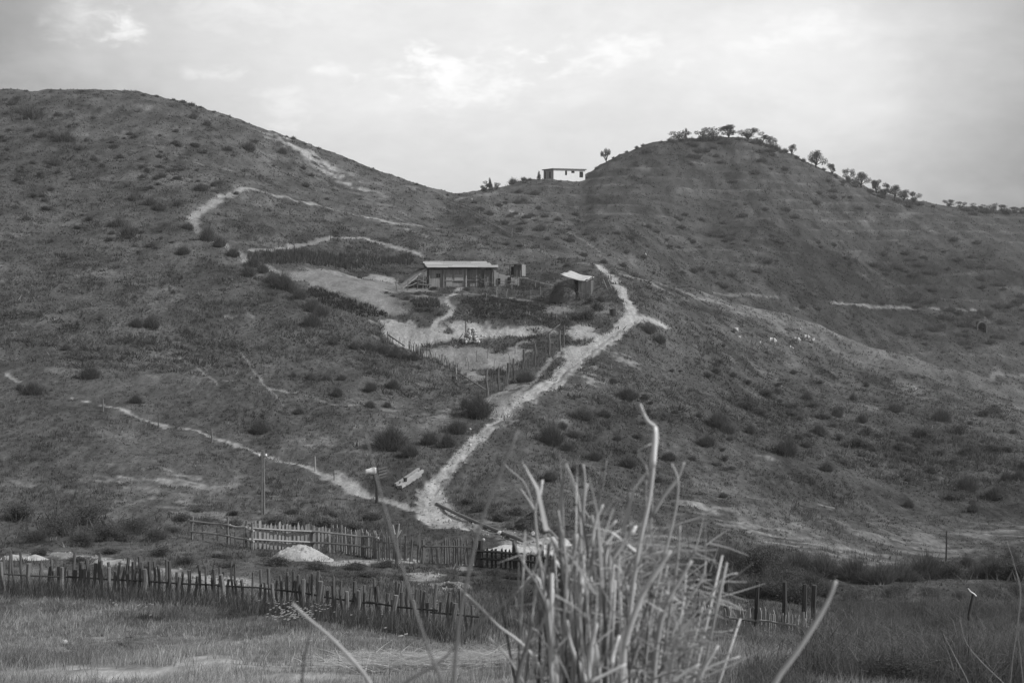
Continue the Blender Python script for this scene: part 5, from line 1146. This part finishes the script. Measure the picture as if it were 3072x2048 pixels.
def tussocks(name, label, n_t, dmin, dmax, wr, a_lo, a_hi, seed, per=16):
    g, X, Y, Zg, al, i, j = sample(n_t, dmin, dmax, seed, .15)
    dn = fbm(X / 16, Y / 22, 3, seed); kp = dn > g.uniform(-1.0, .8, len(X)); X = X[kp]; Y = Y[kp]; n_ = len(X)
    w_ = np.exp(g.uniform(math.log(wr[0]), math.log(wr[1]), n_)); rep = lambda a: np.repeat(a, per); m_ = n_ * per
    th = g.uniform(0, 2 * np.pi, m_); rr = np.sqrt(g.uniform(0, 1, m_)) * rep(w_) * .42; px_ = rep(X) + rr * np.cos(th); py_ = rep(Y) + rr * np.sin(th)
    P = np.stack([px_, py_, ground_arr(px_, py_) - .03], 1); hh = rep(w_) * .36 * (1.1 - 1.6 * rr / rep(w_)) * g.uniform(.5, 1.1, m_)
    Vt, F, k = blade_arrays(P, hh, rep(w_) * .075 * g.uniform(.5, 1.5, m_), np.stack([np.cos(th), np.sin(th)], 1) * (rr * .5)[:, None] + g.normal(0, 1, (m_, 2)) * rep(w_)[:, None] * .14, g.normal(0, .9, m_), 1)
    tone = np.where(g.random(n_) < .72, g.uniform(a_lo[0], a_lo[1], n_), g.uniform(a_hi[0], a_hi[1], n_))
    return tag(link(name, tri_mesh(name, Vt, F, M_GRASS, np.repeat(rep(tone) * g.uniform(.85, 1.15, m_), k))), label, 'tussocks', kind='stuff')
tussocks('hill_tussocks', 'countless low scrub tussocks on the hills', 13000, 110, 470, (.5, 2.0), (.06, .10), (.13, .20), 91, 24)
tussocks('valley_tussocks', 'countless low herb tussocks on the lower slopes', 7000, 46, 125, (.25, .9), (.065, .11), (.14, .24), 92, 26)
tussocks('bank_tussocks', 'low dark and bleached tufts in the bank grass', 1500, 14, 44, (.12, .4), (.06, .11), (.2, .34), 93, 24)
# taller grass clouding the foot of the stake fence, and seed stalks
fl = [cast(*q) for q in ((-30,1776),(150,1780),(300,1790),(500,1806),(700,1820),(850,1836),(1000,1862),(1150,1886),(1300,1908),(1425,1925))]
pts_ = np.array([(x, y) for x, y, a in walk(fl, .025, .5)]); g = np.random.default_rng(8); pts_ = np.repeat(pts_, 5, 0) + g.normal(0, .35, (len(pts_) * 5, 2)) + np.array([0, -.5])
n_ = len(pts_); P = np.stack([pts_[:, 0], pts_[:, 1], ground_arr(pts_[:, 0], pts_[:, 1])], 1); hh = g.uniform(.2, .65, n_)
Vt, F, k = blade_arrays(P, hh, g.uniform(.008, .02, n_), g.normal(0, .14, (n_, 2)) + np.array([.05, 0]), g.normal(0, .6, n_), 2)
tag(link('fence_grass', tri_mesh('fence_grass', Vt, F, M_GRASS, np.repeat(g.uniform(.06, .16, n_), k))), 'tall pale grass grown up along the rough stake fence', 'grass', kind='stuff')
# daisies
fx = []; g = np.random.default_rng(9)
for cx_, cy_, sx_, sy_, c_ in ((885, 1864, 40, 12, 110), (850, 1836, 22, 5, 22), (960, 1845, 30, 10, 25), (415, 1848, 22, 8, 9), (1180, 1832, 8, 6, 6), (1350, 1846, 50, 14, 16), (340, 1835, 15, 6, 5), (1060, 1990, 90, 30, 14), (1120, 1862, 40, 12, 8)):
    for _ in range(c_): fx.append((g.normal(cx_, sx_), g.normal(cy_, sy_)))
mb = MB()
for x, y in fx:
    p = cast(x, y + 14); h = g.uniform(.26, .42); c = p + Vector((0, 0, h)); r = g.uniform(.022, .036); t1 = g.uniform(-.5, .5); 
    ring = [c + Vector((r * math.cos(a), r * math.sin(a) * .8, r * math.sin(a) * -.55 + .2 * r * math.cos(a))) for a in np.linspace(0, 2 * math.pi, 7)[:-1]]
    mb.add([c + Vector((0, 0, r * .3))] + ring, [(0, i + 1, (i + 1) % 6 + 1) for i in range(6)], .8); mb.add([p, p + Vector((.006, 0, 0)), c], [(0, 1, 2)], .07)
tag(mb.build('daisies', M_GRASS, alb=True), 'scatter of small white daisies in the dry grass bank', 'flowers', kind='stuff')
# maize stalks and rows in the plots
def rows_stuff(name, label, poly, nn, hr, a0, seed):
    W_ = np.array([(q.x, q.y) for q in world_line(poly)]); g = np.random.default_rng(seed); P = []
    x0, x1, y0, y1 = W_[:, 0].min(), W_[:, 0].max(), W_[:, 1].min(), W_[:, 1].max()
    while len(P) < nn:
        x = g.uniform(x0, x1); y = y0 + round((g.uniform(y0, y1) - y0) / .9) * .9 + g.normal(0, .08); ins = False
        for a, b in zip(W_, np.roll(W_, -1, 0)):
            if (a[1] > y) != (b[1] > y) and x < (b[0] - a[0]) * (y - a[1]) / (b[1] - a[1]) + a[0]: ins = not ins
        if ins: P.append((x, y))
    P = np.array(P); hb = g.uniform(hr[0], hr[1], nn); per = 5; Pr = np.repeat(P, per, 0); P3 = np.stack([Pr[:, 0], Pr[:, 1], ground_arr(Pr[:, 0], Pr[:, 1]) - .03], 1)
    hh = np.repeat(hb, per) * g.uniform(.5, 1, nn * per); Vt, F, k = blade_arrays(P3, hh, g.uniform(.06, .12, nn * per), g.normal(0, .14, (nn * per, 2)), g.normal(0, .6, nn * per), 1)
    return tag(link(name, tri_mesh(name, Vt, F, M_GRASS, np.repeat(a0 * g.uniform(.6, 1.4, nn * per), k))), label, 'crop', kind='stuff')
rows_stuff('crop_rows', 'dark leafy crop plants at the lower edge of the sandy field', [(905,872),(960,868),(1060,905),(1160,940),(1180,955),(1060,945),(960,910)], 420, (.3, .7), .05, 31)
rows_stuff('crop_rows', 'dry maize stubble in the plot above the sandy field', [(740,775),(900,758),(1080,762),(1240,775),(1235,795),(1100,800),(900,790),(790,795)], 900, (.5, 1.4), .085, 32)
rows_stuff('crop_rows', 'green crop rows in the garden below the shed', [(1380,905),(1500,895),(1640,925),(1690,965),(1560,965),(1420,950)], 900, (.2, .5), .05, 33)
rows_stuff('crop_rows', 'dry stalks in the small plot beside the winding garden path', [(1230,905),(1310,900),(1325,925),(1250,928)], 220, (.4, .9), .09, 34)
# ------------------------------------------------------------------ dry canes close to the camera
def cane(mb, pts, wpx, d, tone, n=7, dd=0.0, nodes=True):
    """pts: photo outline from tip to foot; the stalk is carried on down to the ground"""
    P = []
    for i, (x, y) in enumerate(pts): P.append(at(x, y, d + dd * i / max(1, len(pts) - 1)))
    r = wpx * .8 * d / FPX / 2; k_ = len(P)
    rad = [r * (.62 + .38 * i / max(1, k_ - 1)) for i in range(k_)]
    return P, rad
clump_c = at(1735, 2048, 2.5); CB = Vector((clump_c.x, 2.55, ground(clump_c.x, 2.55)))
def finish(P, rad, foot):
    a = P[-1]
    for t in (.35, .7, 1.0):
        v = a.lerp(foot, t); v.x += (1 - t) * 0.02 * math.sin(7 * t); P.append(v); rad.append(rad[-1])
    return P, rad
def smooth_pts(P, rad, m=3):
    """rounds the bends; tangents are limited by the shorter neighbour so long and short spans meet cleanly"""
    n_ = len(P); T_ = []
    for i in range(n_):
        if i == 0: T_.append((P[1] - P[0]).normalized())
        elif i == n_ - 1: T_.append((P[-1] - P[-2]).normalized())
        else: T_.append(((P[i] - P[i - 1]).normalized() + (P[i + 1] - P[i]).normalized()).normalized())
    out = []; ro = []
    for i in range(n_ - 1):
        L_ = (P[i + 1] - P[i]).length
        for s_ in range(m):
            t = s_ / m; h1 = 2 * t ** 3 - 3 * t * t + 1; h2 = t ** 3 - 2 * t * t + t; h3 = -2 * t ** 3 + 3 * t * t; h4 = t ** 3 - t * t
            out.append(P[i] * h1 + T_[i] * L_ * h2 + P[i + 1] * h3 + T_[i + 1] * L_ * h4); ro.append(rad[i] * (1 - t) + rad[i + 1] * t)
    out.append(P[-1]); ro.append(rad[-1]); return out, ro
clump = empty('cane_clump', CB, 'thick clump of cut dry canes rising close in front of the valley', 'cane clump')
STALKS = [  # points tip -> lower, width px, distance, tone
 ([(1920,1212),(1942,1262),(1968,1285),(1962,1370),(1948,1500),(1925,1600),(1900,1750),(1885,1900),(1875,2048)], 21, 2.35, .34),
 ([(1965,1278),(1964,1330),(1958,1400)], 24, 2.34, .55),  # brighter sleeve over the stalk above: its sunlit highlight put into the tone
 ([(1955,1330),(1920,1348),(1915,1352),(1938,1400),(1948,1438)], 9, 2.35, .3),
 ([(2052,1385),(2035,1430),(1990,1490),(1955,1550)], 17, 2.5, .22),
 ([(2015,1390),(2032,1430),(2034,1480),(2020,1560),(2000,1640),(1985,1700),(1950,1850),(1930,2048)], 12, 2.45, .28),
 ([(1940,1440),(1936,1500),(1940,1600),(1930,1700)], 9, 2.6, .2),
 ([(1628,1438),(1622,1480),(1608,1510),(1610,1600),(1625,1720),(1640,1850),(1655,2048)], 13, 2.6, .3),
 ([(1627,1440),(1620,1480),(1612,1505)], 13, 2.55, .48),  # lighter repeat of the tip above, highlight painted by tone
 ([(1560,1465),(1585,1500),(1605,1535)], 14, 2.62, .26),
 ([(1508,1385),(1525,1405),(1570,1445),(1600,1520)], 9, 2.7, .2),
 ([(1540,1620),(1570,1690),(1610,1750),(1660,1900)], 12, 2.4, .17),
 ([(1698,1390),(1722,1450),(1736,1500),(1742,1600),(1740,1750),(1735,1900),(1730,2048)], 13, 2.5, .27),
 ([(1750,1392),(1755,1440),(1752,1520),(1752,1640),(1765,1800),(1775,2048)], 11, 2.45, .3),
 ([(1762,1450),(1748,1520),(1745,1650),(1755,1850),(1755,2048)], 19, 2.55, .25),
 ([(1775,1545),(1782,1620),(1762,1760),(1745,1900),(1720,2048)], 22, 2.5, .2),
 ([(1810,1512),(1788,1560),(1775,1640)], 15, 2.4, .33),
 ([(1850,1560),(1815,1595),(1772,1622),(1740,1680)], 16, 2.5, .32),
 ([(1910,1575),(1880,1620),(1830,1690),(1800,1780),(1780,1900),(1770,2048)], 17, 2.42, .36),
 ([(1908,1578),(1895,1600)], 18, 2.41, .6),
 ([(2012,1650),(1980,1700),(1940,1760),(1900,1850),(1870,1960)], 26, 2.3, .3),
 ([(2075,1680),(2040,1740),(2005,1800),(1980,1880),(1960,2048)], 22, 2.4, .26),
 ([(2118,1683),(2108,1730),(2085,1770),(2050,1830),(2020,1890)], 12, 2.5, .3),
 ([(2212,1719),(2185,1724),(2160,1745),(2130,1790),(2105,1820),(2060,1870),(2010,1930)], 9, 2.5, .32),
 ([(2220,1822),(2150,1790),(2080,1765),(2000,1750),(1900,1745)], 7, 2.6, .28),
 ([(2040,1575),(2036,1640),(2028,1720),(2015,1800),(2000,1900)], 13, 2.5, .24),
 ([(2150,1530),(2090,1555),(2035,1572),(1990,1600)], 10, 2.7, .2),
 ([(1675,1530),(1685,1600),(1700,1700),(1715,1820),(1720,2048)], 13, 2.45, .26),
 ([(1645,1600),(1680,1660),(1700,1760),(1712,1900)], 16, 2.5, .2),
 ([(1615,1550),(1650,1590),(1690,1640),(1710,1700)], 10, 2.6, .24),
 ([(1660,1930),(1690,1840),(1700,1740),(1722,1660),(1728,1600)], 20, 2.6, .22),
 ([(1380,1765),(1440,1820),(1500,1880),(1560,1925),(1620,2000)], 13, 2.45, .36),
 ([(1465,1910),(1520,1965),(1570,2048)], 12, 2.4, .28),
 ([(1700,1860),(1712,1930),(1735,1990),(1760,2048)], 22, 2.3, .34),
 ([(1790,1870),(1770,1960),(1765,2048)], 24, 2.3, .3),
 ([(1880,1990),(1820,2020),(1760,2048)], 18, 2.2, .38),
 ([(1858,1905),(1840,1960),(1835,1990)], 17, 2.2, .5),
 ([(2100,1990),(2050,2020),(2010,2048)], 16, 2.2, .32), ([(2155,1935),(2120,1990),(2090,2048)], 18, 2.3, .34), ([(2220,1968),(2140,1995),(2080,2030)], 12, 2.4, .3),
 ([(2010,1975),(1980,2010),(1950,2048)], 17, 2.5, .15), ([(2200,1890),(2130,1895),(2060,1885),(2000,1880)], 7, 2.6, .3),
 ([(2140,1930),(2080,1895),(2020,1870)], 7, 2.6, .28), ([(1595,1840),(1590,1900),(1560,2000),(1550,2048)], 20, 2.3, .10), ([(1628,1800),(1655,1870),(1690,1930)], 18, 2.5, .12),
 ([(1800,1690),(1790,1800),(1800,1900),(1810,2048)], 22, 2.6, .12), ([(1870,1780),(1868,1860),(1850,1930)], 18, 2.6, .08), ([(1940,1600),(1900,1700),(1860,1850),(1850,2048)], 15, 2.6, .2),
]
for pts, w_, d_, tone in STALKS:
    mb = MB(); P, rad = cane(mb, pts, w_, d_, tone)
    if len(pts) >= 4 and pts[-1][1] >= 1890: P, rad = finish(P, rad, CB + Vector((R.uniform(-.1, .1), R.uniform(-.12, .12), -.08)))
    P, rad = smooth_pts(P, rad); mb.tube([p - CB for p in P], [r * R.uniform(.86, 1.1) for r in rad], 8, tone * 1.25)
    mb.build('stalk', M_CANE, clump, smooth=True, alb=True)
# more canes in the heart of the clump, all cut at different heights and splayed from the root
for i in range(170):
    core_ = i < 85; foot = CB + Vector((R.gauss(0, .10), R.gauss(.05, .12), -.08)); d_ = foot.y
    tx = R.gauss(1760, 75) if core_ else R.gauss(1850, 160); ty = R.uniform(1590, 2010) if core_ else R.uniform(1640, 2040)
    tx = max(1480, min(2250, tx)); d2 = 2.5 + R.gauss(.06, .16); top = at(tx, ty, d2); mid = foot.lerp(top, .55) + Vector((R.gauss(0, .03), R.gauss(0, .03), 0)); mid.x += (foot.x - top.x) * .12
    r = R.uniform(.0018, .0048) if core_ else R.uniform(.0010, .0030); mb = MB(); P, rad = smooth_pts([top, top.lerp(mid, .5) + Vector((R.gauss(0, .012), 0, 0)), mid, foot], [r * .8, r * .9, r, r], 3)
    tone = R.choice((.06, .12, .2, .28, .36, .45)); mb.tube([p - CB for p in P], rad, 6, tone); mb.build('stalk', M_CANE, clump, smooth=True, alb=True)
# fine tangled side twigs
mb = MB()
for i in range(850):
    c = at(max(1600, min(2150, R.gauss(1930, 115))), 1625 + 440 * R.random() ** .7, 2.6 + R.gauss(.1, .18)); a = R.uniform(0, 6.28); l = R.uniform(.03, .10); dv_ = Vector((math.cos(a), R.uniform(-.4, .4), math.sin(a) * .8 + .25)) * l
    bend = Vector((R.gauss(0, .2), 0, R.gauss(-.15, .2))) * l
    mb.tube([c - CB, c - CB + dv_ * .5 + bend * .4, c - CB + dv_ + bend], [.0016, .0013, .0006], 4, R.choice((.16, .24, .32, .4)), cap=False)
o = mb.build('twigs', M_CANE, clump, alb=True); o['kind'] = 'stuff'
# torn dry leaf ribbons hanging off the canes
g = np.random.default_rng(77); nb = 230
cx_ = np.clip(g.normal(1800, 95, nb), 1640, 2000); cy_ = 1580 + 470 * g.random(nb) ** .8; P = np.array([list(at(float(a), float(b), 2.5 + float(c)) - CB) for a, b, c in zip(cx_, cy_, g.normal(.05, .16, nb))])
ln = g.uniform(.04, .13, nb); an = g.uniform(0, 2 * np.pi, nb); lean = np.stack([np.cos(an) * ln, np.sin(an) * ln * .5], 1)
Vt, F, k_ = blade_arrays(P, g.normal(.03, .09, nb), g.uniform(.003, .009, nb), lean, an + np.pi / 2 + g.normal(0, .4, nb), 2)
o = link('dry_leaves', tri_mesh('dry_leaves', Vt, F, M_CANE, np.repeat(g.uniform(.14, .5, nb), k_)), clump); o['kind'] = 'stuff'
# single canes standing apart
def lone(pts, w_, d_, tone, label, dd=0.0):
    mb = MB(); P, rad = cane(mb, pts, w_, d_, tone, dd=dd); f = P[-1]; v = P[-1] - P[-2]; y_ = f.y; x_ = f.x + v.x / max(1e-6, -v.z) * .5 if v.z < 0 else f.x
    ft = Vector((x_, y_ + .05, 0)); ft.z = ground(ft.x, ft.y) - .08; P.append(f.lerp(ft, .5)); rad.append(rad[-1]); P.append(ft); rad.append(rad[-1])
    P, rad = smooth_pts(P, rad); O = P[-1].copy(); mb.tube([p - O for p in P], rad, 8, tone); return tag(mb.build('dry_cane', M_CANE, None, O, True, True), label, 'cane')
lone([(876,1808),(920,1850),(980,1900),(1040,1960),(1110,2048)], 17, 1.9, .34, 'stout cut cane end slanting up over the white daisies')
lone([(2508,1740),(2490,1790),(2440,1880),(2380,1970),(2325,2048)], 22, 1.8, .40, 'thick pale cane slanting up alone in front of the gully hedge')
lone([(1098,1300),(1125,1420),(1165,1560),(1200,1680),(1240,1810),(1280,1930),(1330,2060)], 12, 1.6, .16, 'long blurred cane stem crossing in front of the forked post')
lone([(1555,1290),(1500,1420),(1445,1560),(1405,1720),(1375,1880),(1362,2060)], 16, 1.6, .17, 'long blurred cane stem crossing in front of the long timber pole')
lone([(1640,1690),(1590,1740),(1500,1820),(1400,1900),(1320,1985),(1200,2060)], 10, 1.7, .14, 'thin dark cane running low across the near bank')
lone([(930,1905),(915,1960),(905,2060)], 11, 1.7, .08, 'short dark stem end below the daisies')
lone([(1820,1380),(1810,1450),(1795,1520)] + [(1770,1620),(1760,1800),(1750,2048)], 8, 2.7, .2, 'slim faint cane standing behind the tallest clump canes')
# wiry stems at the right edge
for k_, pts in enumerate(([(3020,1620),(3045,1700),(3060,1780),(3052,1880),(3060,1960),(3070,2060)], [(3040,1690),(3062,1760),(3056,1850),(3040,1960),(3030,2060)], [(2880,1860),(2900,1930),(2960,2000),(3020,2060)], [(2830,1900),(2860,1960),(2910,2060)])):
    lone(pts, 4, 5.5 + .3 * k_, .22, ('tall wiry dry stem with a hooked top at the bank edge', 'second wiry stem leaning on the hooked dry stem', 'low wiry stem bending towards the rag post weeds', 'short wiry stem among the rag post weeds')[k_])
# loose stones on the road and the bare bank, too many to count
g = np.random.default_rng(44); w_ = np.where((ROAD > .3) & (GY > 60) & (GY < 200), ROAD * wcell * .35, 0).ravel() + np.where((SOIL > .4) & (GY > 40) & (GY < 150), SOIL * wcell * .5, 0).ravel()
cw = np.cumsum(w_); i, j = np.unravel_index(np.searchsorted(cw, g.random(1000) * cw[-1]), GV.shape)
d = DR[i] * (1 + g.uniform(-.003, .003, len(i))); X = (UC[j] + g.uniform(-2, 2, len(i)) - 1536) / FPX * d; Zs = ground_arr(X, d); sz = np.exp(g.uniform(math.log(.03), math.log(.11), len(i)))
oct_ = np.array([(1, 0, 0), (-1, 0, 0), (0, 1, 0), (0, -1, 0), (0, 0, 1), (0, 0, -.4)], float); of = np.array([(0, 2, 4), (2, 1, 4), (1, 3, 4), (3, 0, 4), (2, 0, 5), (1, 2, 5), (3, 1, 5), (0, 3, 5)])
Vt = (oct_[None] * g.uniform(.6, 1.2, (len(i), 6, 3)) * sz[:, None, None] * np.array([1, 1, .7]) + np.stack([X, d, Zs + sz * .15], 1)[:, None]).reshape(-1, 3); F = (of[None] + np.arange(len(i))[:, None, None] * 6).reshape(-1, 3)
tag(link('loose_stones', tri_mesh('loose_stones', Vt, F, M_HAY, np.repeat(g.uniform(.18, .42, len(i)), 6))), 'small loose stones strewn on the dirt road and bare banks', 'stones', kind='stuff')
# ------------------------------------------------------------------ thin haze in the valley air
hm = bpy.data.materials.new('haze'); hm.use_nodes = True; ht = hm.node_tree; ht.nodes.clear()
pv = ht.nodes.new('ShaderNodeVolumePrincipled'); pv.inputs['Density'].default_value = 0.00025; pv.inputs['Color'].default_value = (.9, .9, .9, 1); pv.inputs['Anisotropy'].default_value = 0.2
ho = ht.nodes.new('ShaderNodeOutputMaterial'); ht.links.new(pv.outputs[0], ho.inputs['Volume'])
mb = MB(); mb.box(-4400, 4400, -60, 4100, float(Z.min()) + CAMZ - 2, CAMZ + 48); tag(mb.build('haze', hm), 'thin pale haze filling the valley air', 'haze', kind='stuff')
